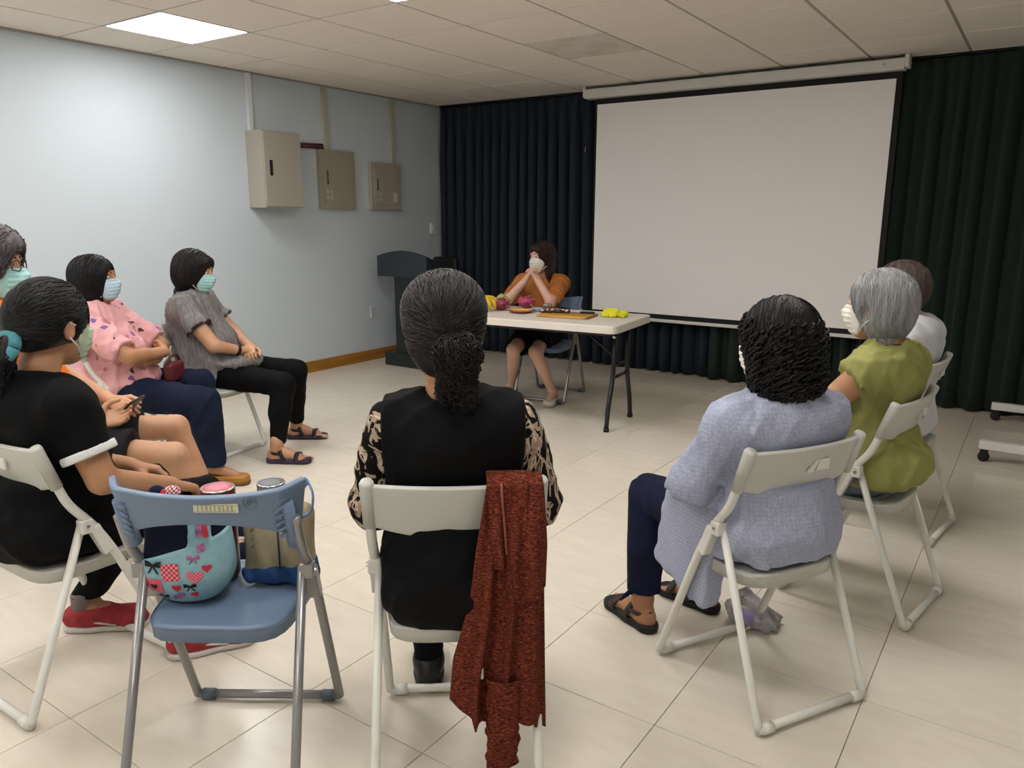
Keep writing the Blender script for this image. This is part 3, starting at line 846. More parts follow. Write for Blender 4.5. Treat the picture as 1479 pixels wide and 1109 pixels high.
def joints(**k):
    J = dict(pel=(0, -.02, .505), bel=(0, -.01, .63), che=(0, -.035, .785), nb=(0, -.045, .915), hd=(0, 0, 1.045),
             shL=(-.155, -.045, .875), shR=(.155, -.045, .875), elL=(-.215, .03, .66), elR=(.215, .03, .66), wrL=(-.06, .23, .585), wrR=(.06, .23, .585),
             hipL=(-.085, .0, .485), hipR=(.085, .0, .485), knL=(-.1, .42, .475), knR=(.1, .42, .475), anL=(-.1, .42, .085), anR=(.1, .42, .085),
             ftL=(-.05, 1), ftR=(.05, 1), yaw=0, pitch=0, roll=0, hs=1.0, b=1.0, bb=1.0)
    J.update(k)
    for q, v in J.items():
        if isinstance(v, tuple) and len(v) == 3: J[q] = V3(*v)
    if 'dy' in J:
        for q in ('pel', 'bel', 'che', 'nb', 'hd', 'shL', 'shR', 'hipL', 'hipR'): J[q] = J[q]+V3(0, J['dy'], 0)
    J['HM'] = rotm(J['yaw'], J['pitch'], J['roll'])
    return J

def torso(S, J, p=0, k=.06, hip=1.0):
    b, bb = J['b'], J['bb']
    S.u(ell(J['pel'], (.165*b*hip+p, .125*bb+p, .105+p)))
    S.u(ell(J['bel'], (.14*b+p, .112*bb+p, .15+p)), k)
    S.u(ell(J['che'], (.148*b+p, .105*bb**.5+p, .15+p)), k)
    S.u(rc(J['shL'], J['shR'], .052+p), k)
    return S
def legs(S, J, p=0, r=(.082, .054, .050, .036), k=.03, to=1.0):
    for s in 'LR':
        h, kn, a = J['hip'+s], J['kn'+s], J['an'+s]
        S.u(rc(h, kn, r[0]+p, r[1]+p), k); a2 = kn+(a-kn)*to
        S.u(rc(kn, a2, r[2]+p, (r[2]+(r[3]-r[2])*to)+p), .025)
        cb = V3(0, -.012, 0); S.u(rc(kn+(a-kn)*.18+cb, kn+(a-kn)*.46+cb, r[2]*.88+p, r[2]*.92+p), .03)
    return S

def head_local():
    S = SDF()
    S.u(ell((0, -.012, .03), (.075, .095, .088))); S.u(ell((0, .03, -.03), (.06, .066, .082)), .03)
    S.u(ell((0, .048, -.083), (.034, .036, .028)), .03)
    S.u(rc((0, .09, .012), (0, .111, -.028), .008, .0125), .012); S.u(rc((-.015, .098, -.03), (.015, .098, -.03), .008), .008)
    S.u(rc((-.035, .080, .032), (.035, .080, .032), .012), .015)
    for s in (-1, 1):
        S.sub(ell((s*.031, .106, .012), (.017, .018, .011)), .012)
    S.u(rc((-.018, .093, -.055), (.018, .093, -.055), .006), .006); S.u(rc((-.014, .092, -.066), (.014, .092, -.066), .007), .006)
    for s in (-1, 1):
        S.u(ell((s*.078, -.008, -.008), (.010, .019, .031)), .008); S.sub(ell((s*.088, -.003, -.006), (.006, .010, .018)), .004)
    return S
HEAD = head_local(); HEAD.bb = HEAD.bounds(0)

def hand_prims(w_, d, n, th, curl=(.5, .6, .4), sc=1.0, spread=.0):
    """w_ wrist, d forward, n back of the hand, th towards the thumb"""
    d, n, th = [np.array(v, float)/np.linalg.norm(v) for v in (d, n, th)]
    th = th - d*(th@d); th /= np.linalg.norm(th); n = np.cross(d, th)*np.sign(np.cross(d, th)@n)
    out = []
    for i, (o, ln) in enumerate(((.027, .066), (.009, .074), (-.009, .069), (-.026, .054))):
        b0 = w_ + th*o*.55*sc + d*.008*sc; b1 = w_ + d*(.082-.004*abs(i-1.2))*sc + th*o*sc
        out.append((rc(b0, b1, .0135*sc, .0115*sc), .014))
        p, dd = b1, d + th*spread*(1.2-i)*.5; a = 0
        for q, fr in enumerate((.45, .32, .25)):
            a += curl[q]; e = p + (dd*math.cos(a) - n*math.sin(a))*ln*fr*sc
            out.append((rc(p, e, (.0092-.0010*q)*sc, (.0084-.0010*q)*sc), .003)); p = e
    t0 = w_ + d*.022*sc + th*.018*sc - n*.006*sc; t1 = t0 + (d*.62+th*.66-n*.35)*.046*sc; t2 = t1 + (d*.85+th*.12-n*.45)*.03*sc; t3 = t2+(d*.9-th*.2-n*.4)*.024*sc
    out += [(rc(t0, t1, .0155*sc, .0115*sc), .014), (rc(t1, t2, .0105*sc, .0095*sc), .003), (rc(t2, t3, .0095*sc, .0078*sc), .003)]
    return out

def fdir(J, s):
    f = np.array([J['ft'+s][0], J['ft'+s][1], 0.]); return f/np.linalg.norm(f)

def foot_prims(J, s):
    a = J['an'+s]; f = fdir(J, s); g = np.array([f[1], -f[0], 0]); z = lambda p, h: np.array([p[0], p[1], h])
    out = [(rc(a+V3(0, 0, .03), z(a-f*.01, .05), .034, .033), .02), (rc(z(a-f*.028, .04), z(a+f*.05, .048), .03, .03), .02), (rc(z(a+f*.04, .055), z(a+f*.12, .03), .033, .024), .02),
           (rc(z(a+f*.12-g*.02, .028), z(a+f*.12+g*.025, .028), .02), .02)]
    m = 1 if s == 'L' else -1
    for i in range(5):
        o = m*(.03-.0155*i); ln = (.062, .058, .052, .044, .034)[i]
        out.append((rc(z(a+f*.125+g*o, .026), z(a+f*(.125+ln)+g*o*1.05, .02), .0125 if i == 0 else .009, .011 if i == 0 else .0075), .006))
    return out

def dent(S, t, c, k=.03):
    """press a garment or body in where it leans on the backrest of chair c"""
    Oc, Fc = CH[c]; ang = math.atan2(-Fc[0], Fc[1]); pr = t.rotation_euler[2]
    Mr = np.array(Matrix.Rotation(ang-pr, 3, 'Z')); d = Matrix.Rotation(-pr, 3, 'Z') @ Vector((Oc[0]-t.location.x, Oc[1]-t.location.y, 0))
    b_ = rbox((0, -.098-.12, .705), (.26, .12, .085), .012, rotm(0, 20))
    S.sub(xf(b_, np.array(d), Mr), k); return S

def build_body(t, J, sk, hands=None, sandal=False, chair=None):
    S = torso(SDF(), J, -.008)
    if chair: dent(S, t, chair)
    legs(S, J, -.006)
    S.u(rc(J['nb']-V3(0, 0, .03), J['hd']+J['HM']@V3(0, -.02, -.05)*J['hs'], .055, .047), .03)
    for s in 'LR':
        S.u(rc(J['sh'+s], J['el'+s], .047*J['b'], .040), .03); S.u(rc(J['el'+s], J['wr'+s], .037, .026), .015)
        if not sandal:
            a = J['an'+s]; f = fdir(J, s)
            S.u(rc(a, [a[0]+f[0]*.12, a[1]+f[1]*.12, .04], .033, .024), .02)
    parts = [surf(S, .010)]
    hd = SDF().u(xf(HEAD, J['hd'], J['HM'], J['hs'])); c2 = J['hd']+J['HM']@V3(0, -.02, -.05)*J['hs']
    hd.u(rc(c2+(J['nb']-c2)*.55, c2, .052, .047), .02)
    parts.append(surf(hd, .0048))
    for s in 'LR':
        S2 = SDF().u(rc(J['wr'+s]+(J['el'+s]-J['wr'+s])*.15, J['wr'+s], .0279, .026))
        hp = (hands or {}).get(s) or dict(d=(J['wr'+s]-J['el'+s]), n=(0, 0, 1), th=(1, 0, 0) if s == 'L' else (-1, 0, 0))
        for f, k in hand_prims(J['wr'+s], **hp): S2.u(f, k)
        parts.append(surf(S2, .0042))
        if sandal:
            S3 = SDF().u(rc(J['an'+s]+V3(0, 0, .05), J['an'+s]+V3(0, 0, .03), .033, .034))
            for f, k in foot_prims(J, s): S3.u(f, k)
            parts.append(surf(S3, .005))
    V, F = joinvf(parts)
    body = npobj('body', V, F, sk, t)
    # eyes and brows
    for s in (-1, 1):
        e = SDF().u(ell((s*.031, .080, .012), (.0135, .0115, .0065))); V, F = surf(e, .003)
        o = npobj('eye', J['hd']+J['hs']*(V@J['HM'].T), F, EYEW, t)
        e = SDF().u(ell((s*.031, .0862, .012), (.0066, .0062, .006))); V, F = surf(e, .002)
        npobj('iris', J['hd']+J['hs']*(V@J['HM'].T), F, EYEB, o)
        e = SDF().u(rc((s*.015, .0935, .034), (s*.045, .084, .036), .0035, .002)); V, F = surf(e, .002)
        npobj('eyebrow', J['hd']+J['hs']*(V@J['HM'].T), F, HM['dark'], t)
    return body

def put(name, S, h, m, t, label=None):
    V, F = surf(S, h); return npobj(name, V, F, m, t, label=label)

def tubeobj(name, pts, r, m, parent, sides=8, rad=None):
    bm = bmesh.new(); tube(bm, pts, r, sides, rad=rad); return obj(name, bm, m, parent, True)

def mask(t, J, m, loopm=None, pts=None):
    S = SDF().u(offs(HEAD, .0035)); S.u(ell((0, .068, -.045), (.042, .046, .044)), .015)
    def tilt(p): return p
    S.cut(rbox((0, .09, -.052), (.066, .075, .053), .02), .006)
    S.cut(half((0, .02, 0), (0, -1, -.25)))
    # pleats
    def pl(p): return np.where(np.abs(p[:, 0]) < .05, .0016*np.sin(p[:, 2]*360), 0).astype(np.float32)
    S.disp(pl); S.bb = (np.array([-.08, 0, -.12]), np.array([.08, .14, .02]))
    V, F = surf(S, .0042, *S.bb)
    o = npobj('face_mask', J['hd']+J['hs']*(V@J['HM'].T), F, m, t)
    for s in (-1, 1):
        for a, b_ in (((s*.063, .045, -.012), .014), ((s*.058, .038, -.085), -.03)):
            pts = [a, (s*.074, .02, (a[2]+b_)/2), (s*.087, -.012, b_)]
            tubeobj('ear_loop', [J['hd']+J['hs']*(J['HM']@np.array(p)) for p in pts], .0022, loopm or CL['trim'], o, 6)
    return o

def strands(G, V, n, steps, ds, rad, flow, seed=0, curl=0, cf=900, filt=None, lift=.0015, loose=0, rend=.35):
    rg = np.random.default_rng(seed)
    if filt is not None: V = V[filt(V)]
    if not len(V): return np.zeros((0, 3)), np.zeros((0, 4), int)
    p = V[rg.integers(0, len(V), n)].astype(np.float32); P = [p]
    jit = rg.normal(0, .18, (n, 3)).astype(np.float32)
    for s in range(steps):
        f = flow(p) + jit; g = grad(G, p)
        tang = f - g*(f*g).sum(1, keepdims=True)*(1-loose*s/steps)
        tang /= np.maximum(np.linalg.norm(tang, axis=1, keepdims=True), 1e-6)
        p = (p + tang*ds).astype(np.float32)
        d = G(p); corr = (d-lift)*(1 if not loose else (1-s/steps*loose)); 
        p = (p - grad(G, p)*np.clip(corr, -.012, .006)[:, None]).astype(np.float32)
        P.append(p)
    P = np.stack(P, 1).astype(float)
    if curl:
        k = np.arange(steps+1)[None]*ds; ph = rg.uniform(0, 6.28, (n, 1)); fr = cf*rg.uniform(.75, 1.25, (n, 1))
        amp = curl*np.minimum(1, np.arange(steps+1)/3)[None]*rg.uniform(.6, 1.3, (n, 1))
        T = np.gradient(P, axis=1); T /= np.maximum(np.linalg.norm(T, axis=2, keepdims=True), 1e-9)
        U = np.cross(T, [.3, .5, .8]); U /= np.maximum(np.linalg.norm(U, axis=2, keepdims=True), 1e-9); W = np.cross(T, U)
        P = P + amp[:, :, None]*(U*np.cos(fr*k+ph)[:, :, None] + W*np.sin(fr*k+ph)[:, :, None])
    R = rad*rg.uniform(.7, 1.25, (n, 1))*np.linspace(1, rend, steps+1)[None]; R[:, 0] *= .4
    return tubes_np(P, R, 4)

def flow_down(p):
    v = np.zeros_like(p); v[:, 2] = -1.; v[:, 1] = -.15; v[:, 0] = np.sign(p[:, 0])*.15
    top = np.clip((p[:, 2]-.07)/.05, 0, 1); v[:, 1] -= top*.6; v[:, 0] += np.sign(p[:, 0])*top*1.2
    return v
def flow_back(p):
    v = np.zeros_like(p); v[:] = np.array([0., -.12, -.02]) - p*np.array([1, 1, 1]); v[:, 1] -= .1
    return v/np.maximum(np.linalg.norm(v, axis=1, keepdims=True), 1e-6)

def hair(t, J, G, m, sets, h=.006, extra=None):
    V, F = surf(G, h); parts = [(V, F)]
    for k in sets:
        parts.append(strands(G, V, **k))
    if extra: parts += extra
    V, F = joinvf(parts)
    return npobj('hair', J['hd']+J['hs']*(V@J['HM'].T), F, m, t)

FACE = lambda: ell((0, .118, -.045), (.066, .085, .118))
def cap(p=.013, z=0):
    return SDF().u(ell((0, -.014, .032+z), (.075+p, .096+p, .088+p)))

def shoe(t, J, s, m, msole, L_=.235, wd=.042, top=.075, flat=False, name='shoe'):
    a = J['an'+s]; f = fdir(J, s); z = lambda p, h: np.array([p[0], p[1], h]); g = np.array([f[1], -f[0], 0])
    heel = a - f*.035; toe = a + f*(L_-.075)
    S = SDF().u(rc(z(heel, .045), z(a+f*.02, .05), .036, .038)); S.u(rc(z(a+f*.02, .045), z(toe-f*.03, .035), .038, wd*.92), .03); S.u(ell(z(toe-f*.02, .03), (wd, wd, .03)), .03)
    if not flat: S.u(rc(z(a+f*.0, top), z(a+f*.05, .06), .041, .036), .03)
    S.cut(half((0, 0, top+.012 if not flat else .05), (0, 0, 1)), .006)
    if flat: S.sub(rc(z(a-f*.005, .062), z(a+f*.09, .062), .032, .026), .006)
    S.cut(half((0, 0, .012), (0, 0, -1)))
    o = put(name, S, .006, m, t)
    S2 = SDF().u(rc(z(heel+f*.004, .02), z(a+f*.02, .02), .041, .04)); S2.u(rc(z(a+f*.02, .02), z(toe-f*.02, .02), .04, wd+.004), .03)
    S2.cut(half((0, 0, .022), (0, 0, 1)), .003); S2.cut(half((0, 0, .001), (0, 0, -1)))
    put('sole', S2, .006, msole, o); return o

def sandal(t, J, s, m, msole):
    a = J['an'+s]; f = fdir(J, s); g = np.array([f[1], -f[0], 0]); z = lambda p, h: np.array([p[0], p[1], h])
    S2 = SDF().u(rc(z(a-f*.03, .02), z(a+f*.05, .02), .038, .036)); S2.u(rc(z(a+f*.05, .02), z(a+f*.145, .02), .036, .046), .03)
    S2.cut(half((0, 0, .03), (0, 0, 1)), .003); S2.cut(half((0, 0, .001), (0, 0, -1)))
    o = put('sandal', S2, .006, msole, t)
    def strap(c, hgt, rad, wdt, tilt=0):
        bm = bmesh.new(); n = 14; rows = []
        for k in range(n+1):
            an = math.pi*k/n; x = math.cos(an)*rad; zz = .025+math.sin(an)*hgt
            rows.append([np.array(c)+g*x+f*(q*wdt+tilt*math.sin(an))+V3(0, 0, zz) for q in (-.5, .5)])
        q = sheet(np.array(rows), m, 'strap', o, thick=.005)
    strap([*(a+f*.115)[:2], 0], .035, .046, .026); strap([*(a+f*.045)[:2], 0], .068, .042, .024, -.03)
    bm = bmesh.new(); tube(bm, [z(a+f*.02+g*.038, .06), z(a-f*.02+g*.036, .062), z(a-f*.052, .064), z(a-f*.02-g*.036, .062), z(a+f*.02-g*.038, .06)], .009, 8, flat=(.35, 1), rad=.03); obj('heel_strap', bm, m, o, True)
    return o

def person(label, O, F): 
    t = thing('person', label, 'person', (0, 0, 0)); place(t, O, F); return t

def sleeve(S, J, s, fr, r0, r1, k=.03, fore=0, r2=None):
    a, b_ = J['sh'+s], J['el'+s]
    if not fore:
        e = a+(b_-a)*fr; f = isect(rc(a, e+(b_-a)*.15, r0, r1), half(e, b_-a), .006); S.u(f, k)
    else:
        S.u(rc(a, b_, r0, r1), k); w_ = J['wr'+s]; e = b_+(w_-b_)*fore
        S.u(isect(rc(b_, e+(w_-b_)*.15, r1, r2 or r1), half(e, w_-b_), .006), .02)
    return S
def band(t, name, a, b_, fr, wd, r, m, parent=None):
    """trim ring round a limb at fraction fr"""
    e = a+(b_-a)*fr; d = (b_-a)/np.linalg.norm(b_-a)
    S = SDF().u(isect(rc(e-d*.05, e+d*.05, r), isect(half(e+d*wd/2, d), half(e-d*wd/2, -d)), .003))
    return put(name, S, .005, m, parent or t)
CLAMP = lambda S, w_=.181: S.cut(lambda p: np.where(p[:, 2] < .56, np.abs(p[:, 0])-w_, np.abs(p[:, 0])-w_-(p[:, 2]-.56)*3).astype(np.float32), .01)
CUT = lambda S, z, k=.012: S.cut(half((0, 0, z), (0, 0, -1)), k)

# --- woman with patterned sleeves, seen from behind, rust jacket on her chair
O, F_ = CH['C2']; t = person('woman in black vest with beige-and-black patterned sleeves, dark hair tied in a low bun', O, F_)
J = joints(dy=.03, hd=(-.02, -.01, 1.105), nb=(-.01, -.055, .955), che=(0, -.04, .81), shL=(-.15, -.045, .885), shR=(.15, -.045, .885), elL=(-.20, .04, .665), elR=(.20, .04, .665), pel=(0, -.03, .51), b=1.06, bb=1.1,
           anL=(-.09, .30, .085), anR=(.1, .33, .085), pitch=-4, hs=1.0)
build_body(t, J, SK['b'], chair='C2')
S = torso(SDF(), J, .02, hip=1.04); S.u(ell((0, -.06, .47), (.185, .10, .10)), .04); S.disp(wr(.0028, 55, 1)); S.sub(rc(J['nb']+V3(0, .005, .0), J['nb']+V3(0, .02, .12), .056, .075), .01); CUT(S, .405); S.cut(lambda p: np.where(p[:, 2] > .62, np.abs(p[:, 0]+.0)-.168, -1.).astype(np.float32), .012)
CLAMP(S); dent(S, t, 'C2'); put('vest', S, .0075, CL['black'], t)
S = SDF()
for s, q in (('L', -1), ('R', 1)): sleeve(S, J, s, 1, .060, .064, .02, fore=.55, r2=.052)
S.disp(wr(.0028, 70, 4)); put('blouse_sleeves', S, .0065, CL['brush'], t)
put('trousers', CUT(legs(SDF().u(ell(J['pel'], (.17, .13, .1))), J, .008, to=1.0).disp(wr(.002, 70, 2)), .075), .009, CL['black'], t)
for s in 'LR': shoe(t, J, s, MT['black'], MT['black'])
mask(t, J, CL['maskw'])
G = cap(.016); G.u(ell((0, -.02, .055), (.094, .10, .078)), .03); G.u(ell((0, -.03, -.01), (.086, .09, .08)), .03); G.sub(FACE(), .01); G.u(ell((0, -.055, -.05), (.068, .055, .06)), .03); G.sub(ell((0, .045, -.10), (.15, .08, .055)), .02)
for s in (-1, 1): G.sub(ell((s*.092, .0, -.028), (.03, .034, .045)), .008)
G2 = SDF().u(ell((.03, -.128, -.045), (.053, .042, .048))); G2.u(rc((.035, -.12, -.07), (.05, -.10, -.15), .034, .022), .02); G2.u(rc((.02, -.12, -.07), (.005, -.10, -.13), .03, .022), .02)
Vb, Fb = surf(G2, .006)
ex = [(Vb, Fb), strands(G2, Vb, 260, 12, .009, .0026, lambda p: np.tile(np.array([[.05, -.02, -1.]], np.float32), (len(p), 1)), 3, curl=.007, cf=420, loose=.7),
      strands(G2, Vb, 160, 10, .008, .0024, lambda p: np.stack([-(p[:, 2]+.045), 0*p[:, 0], p[:, 0]-.03], 1)*20, 5, filt=lambda v: v[:, 2] > -.09, curl=.004, cf=500)]
hr = hair(t, J, G, HM['dark'], [dict(n=620, steps=14, ds=.010, rad=.0021, flow=flow_back, seed=1, filt=lambda v: v[:, 2] > -.03)], extra=ex)
tubeobj('scrunchie', [J['hd']+J['HM']@V3(.03+.036*math.cos(a), -.104-.01*math.cos(a), -.035+.034*math.sin(a)) for a in [2*math.pi*k/18 for k in range(19)]], .013, mat('purple_scrunchie', '#1d1924', .6, bump=.4, bscale=120), hr, 8)

# --- woman in the lavender shirt
O, F_ = CH['C3']; t = person('woman with dark curly hair in a lavender checked shirt and navy trousers', O, F_)
J = joints(dy=.03, hd=(0, -.005, 1.022), nb=(0, -.05, .875), che=(0, -.035, .745), shL=(-.16, -.03, .81), shR=(.16, -.045, .815), elL=(-.235, .07, .635), elR=(.22, .04, .63), wrL=(-.12, .245, .565), wrR=(.06, .24, .56), b=1.1, bb=1.15,
           knL=(-.105, .44, .455), knR=(.1, .42, .455), anL=(-.145, .40, .085), anR=(.125, .41, .085), ftL=(-.05, 1), ftR=(-.3, 1), yaw=8, bel=(0, -.01, .61))
build_body(t, J, SK['b'], sandal=True, chair='C3')
S = torso(SDF(), J, .022, hip=1.08); sleeve(S, J, 'L', 1, .066, .06, .03, fore=.62, r2=.052); sleeve(S, J, 'R', 1, .066, .06, .03, fore=.62, r2=.052)
S.u(rbox((-.15, .15, .405), (.042, .135, .145), .03, rotm(0, 16, 0)), .04); S.u(rbox((-.1, .12, .49), (.085, .14, .085), .04), .03); S.u(rbox((.19, .08, .45), (.02, .13, .08), .018), .035)
S.u(rbox((.02, -.085, .44), (.155, .022, .07), .02, rotm(0, -14)), .04)
S.u(ell((0, .09, .56), (.17, .14, .07)), .05)
S.sub(rc(J['nb']+V3(0, .005, .005), J['nb']+V3(0, .03, .12), .058, .075), .01); S.disp(wr(.0042, 48, 7)); S.disp(wr(.0015, 110, 8))
S.cut(lambda p: np.where((p[:, 0] > -.105) | (p[:, 1] < .03), .420-p[:, 2], -1.).astype(np.float32), .01); CLAMP(S, .187); dent(S, t, 'C3'); shirt = put('shirt', S, .0075, CL['lav'], t)
for s in 'LR': band(t, 'cuff', J['el'+s], J['wr'+s], .62, .035, .056, CL['cuff'], shirt)
S = CUT(legs(SDF().u(ell(J['pel'], (.17, .13, .1))), J, .010, r=(.076, .058, .053, .046), to=.95).disp(wr(.002, 60, 3)), .13); tr = put('trousers', S, .009, CL['ink'], t)
for s in 'LR':
    a = J['an'+s]+(J['kn'+s]-J['an'+s])*.13
    tubeobj('tie', [a+V3(-.055, -.01, .0), a+V3(-.075, -.02, .018), a+V3(-.085, -.005, -.005), a+V3(-.058, 0, -.004), a+V3(-.08, .02, -.03)], .005, CL['ink'], tr, 6)
SOLE = mat('sandal_sole', '#191615', .7); STRAP = mat('sandal_strap', '#2a2320', .6)
for s in 'LR': sandal(t, J, s, STRAP, SOLE)
mask(t, J, CL['maskw'])
G = cap(.018); G.u(ell((0, -.035, -.03), (.105, .09, .10)), .03); G.u(ell((0, -.045, -.09), (.115, .082, .07)), .03); G.sub(ell((0, .12, -.06), (.075, .085, .13)), .015)
fl = lambda v: v[:, 2] < .085
hair(t, J, G, HM['curl'], [dict(n=620, steps=26, ds=.006, rad=.0034, flow=flow_down, seed=2, curl=.0095, cf=175, filt=fl, loose=.6, rend=.6), dict(n=260, steps=9, ds=.010, rad=.0020, flow=flow_down, seed=4, filt=lambda v: v[:, 2] > .06)])

# --- woman in the olive top
O, F_ = CH['C4']; t = person('grey-haired woman in an olive cap-sleeve top and grey jeans', O, F_)
J = joints(dy=.03, hd=(0, .01, 1.065), nb=(0, -.05, .925), che=(0, -.04, .79), shL=(-.16, -.03, .865), shR=(.16, -.045, .87), elL=(-.26, .12, .715), elR=(.23, .06, .66), wrL=(-.06, .27, .62), b=1.1, bb=1.12, yaw=0)
build_body(t, J, SK['b'], chair='C4')
S = torso(SDF(), J, .02, hip=1.06); sleeve(S, J, 'L', .24, .066, .072, .03); sleeve(S, J, 'R', .24, .066, .072, .03); S.u(ell((0, -.05, .52), (.19, .13, .09)), .05)
S.sub(rc(J['nb']+V3(0, .005, .005), J['nb']+V3(0, .03, .12), .060, .08), .01); S.disp(wr(.005, 42, 11)); S.disp(wr(.002, 100, 12)); CUT(S, .455)
CLAMP(S); dent(S, t, 'C4'); top = put('top', S, .0075, CL['olive'], t)
tubeobj('neckline', [J['nb']+V3(.064*math.cos(a), .008+.066*math.sin(a), .012+.012*math.sin(a)*-1) for a in [2*math.pi*k/20 for k in range(21)]], .006, mat('dark_olive_binding', '#2c2a1c', .8), top, 8)
put('jeans', CUT(legs(SDF().u(ell(J['pel'], (.18, .14, .1))), J, .012, to=.95).disp(wr(.002, 70, 5)), .1), .009, CL['jean'], t)
for s in 'LR': shoe(t, J, s, MT['black'], MT['black'])
mask(t, J, CL['maskw'], CL['trim'])
G = cap(.016); G.u(ell((0, -.03, -.02), (.094, .09, .10)), .03); G.sub(ell((0, .125, -.06), (.08, .085, .135)), .012); G.sub(ell((0, .0, -.155), (.2, .2, .052)), .02)
for s in (-1, 1): G.sub(ell((s*.1, .02, -.03), (.03, .03, .045)), .008)
hair(t, J, G, HM['grey'], [dict(n=900, steps=14, ds=.010, rad=.0024, flow=flow_down, seed=3, loose=.5)])

# --- woman in the white shirt, half hidden
O, F_ = CH['C5']; t = person('short-haired person in a white shirt sitting half hidden behind the grey-haired woman', O, F_)
J = joints(dy=.03, hd=(.02, .045, 1.055), nb=(0, -.03, .915), yaw=10, b=1.03)
build_body(t, J, SK['b'], chair='C5')
S = torso(SDF(), J, .02, hip=1.04); sleeve(S, J, 'L', .8, .062, .06); sleeve(S, J, 'R', .8, .062, .06); S.sub(rc(J['nb']+V3(0, .005, .005), J['nb']+V3(0, .03, .12), .058, .075), .01); S.disp(wr(.004, 45, 21)); CUT(S, .42)
CLAMP(S); dent(S, t, 'C5'); top = put('shirt', S, .009, CL['white'], t)
tubeobj('collar', [J['nb']+V3(.06*math.cos(a), .008+.062*math.sin(a), .012-.012*math.sin(a)) for a in [2*math.pi*k/20 for k in range(21)]], .008, CL['gtrim'], top, 8)
put('trousers', CUT(legs(SDF().u(ell(J['pel'], (.17, .13, .1))), J, .01, to=.95), .1), .010, CL['black'], t)
for s in 'LR': shoe(t, J, s, MT['black'], MT['black'])
mask(t, J, CL['maskw'])
G = cap(.016); G.u(ell((0, -.035, -.01), (.086, .085, .075)), .03); G.sub(FACE(), .01); G.sub(ell((0, .02, -.09), (.2, .14, .06)), .02)
hair(t, J, G, HM['brown'], [dict(n=500, steps=9, ds=.010, rad=.0022, flow=flow_down, seed=6, loose=.5)])

# --- woman in the black tee, ponytail at her nape
O, F_ = CH['C6']; t = person('woman in a black tee with white trim and red sneakers, ponytail in a teal scrunchie', O, F_)
J = joints(dy=.03, hd=(.0, .035, 1.062), nb=(.0, -.035, .905), che=(0, -.05, .775), shL=(-.16, -.045, .862), shR=(.165, -.035, .858), elL=(-.22, .07, .65), elR=(.24, .03, .655), wrL=(-.05, .28, .575), wrR=(.20, .255, .565), b=1.12, bb=1.25, pel=(0, -.035, .51), bel=(0, -.02, .63),
           knL=(-.16, .40, .455), knR=(.12, .42, .46), anL=(-.215, .16, .085), anR=(.215, .26, .085), ftL=(.75, .66), ftR=(.5, .86), yaw=10, pitch=-3)
build_body(t, J, SK['b'], chair='C6')
S = torso(SDF(), J, .02, hip=1.02); sleeve(S, J, 'L', .62, .07, .072); sleeve(S, J, 'R', .62, .07, .072); S.u(ell((0, -.07, .50), (.18, .11, .10)), .05)
S.sub(rc(J['nb']+V3(0, .005, .002), J['nb']+V3(0, .03, .12), .060, .08), .01); S.disp(wr(.004, 45, 31)); CUT(S, .412)
CLAMP(S); dent(S, t, 'C6'); top = put('tee', S, .0075, CL['black'], t)
for s in 'LR': band(t, 'sleeve_trim', J['sh'+s], J['el'+s], .62, .024, .0735, CL['trim'], top)
tubeobj('neck_trim', [J['nb']+V3(.066*math.cos(a), .006+.068*math.sin(a), .012-.012*math.sin(a)) for a in [2*math.pi*k/20 for k in range(21)]], .008, CL['trim'], top, 8)
put('trousers', CUT(legs(SDF().u(ell(J['pel'], (.17, .13, .1))), J, .012, to=.96).disp(wr(.002, 70, 5)), .115), .009, CL['black'], t)
RED = mat('sneaker_red', '#a32a33', .6, col2='#8c2029', nscale=30, bump=.2, bscale=300); WS = mat('sneaker_sole', '#cfc6c0', .6)
for s in 'LR':
    o = shoe(t, J, s, RED, WS, L_=.25, wd=.045, top=.07)
    a = J['an'+s]; f = fdir(J, s); g = np.array([f[1], -f[0], 0])
    for q in range(3):
        c = a+f*(.045+.022*q); c[2] = .088-.014*q
        tubeobj('lace', [c+g*.022-V3(0, 0, .008), c+V3(0, 0, .003), c-g*.022-V3(0, 0, .008)], .003, WS, o, 6)
    for q in (-1, 1): tubeobj('side_stripe', [a-f*.02+g*q*.040+V3(0, 0, -.03), a+f*.05+g*q*.043+V3(0, 0, -.045), a+f*.11+g*q*.041+V3(0, 0, -.06)], .004, WS, o, 6)
    put('sock', SDF().u(isect(rc(a+V3(0, 0, .0), a+V3(0, 0, .07), .038, .038), half(a+V3(0, 0, .05), (0, 0, 1)))), .008, mat('sock_grey', '#77706e', .9), t)
mask(t, J, CL['maskg'])
G = cap(.015); G.u(ell((0, -.04, -.005), (.082, .085, .085)), .03); G.sub(FACE(), .01); G.sub(ell((0, .02, -.115), (.15, .13, .07)), .02)
for s in (-1, 1): G.sub(ell((s*.095, -.0, -.018), (.03, .034, .04)), .008)
G2 = SDF().u(rc((-.0, -.135, -.045), (-.0, -.165, -.09), .03, .032)); G2.u(rc((0, -.165, -.09), (.0, -.16, -.19), .032, .018), .02); Vb, Fb = surf(G2, .006)
ex = [(Vb, Fb), strands(G2, Vb, 160, 10, .010, .0024, lambda p: np.tile(np.array([[0, -.1, -1.]], np.float32), (len(p), 1)), 3, curl=.003, cf=300, loose=.6)]
hr = hair(t, J, G, HM['black'], [dict(n=700, steps=13, ds=.010, rad=.0022, flow=flow_back, seed=8, filt=lambda v: v[:, 2] > -.03),
                            dict(n=60, steps=7, ds=.009, rad=.0022, flow=lambda p: np.tile(np.array([[.1, .15, -1.]], np.float32), (len(p), 1)), seed=9, filt=lambda v: (v[:, 1] > .06) & (v[:, 2] > .055), loose=.8)], extra=ex)
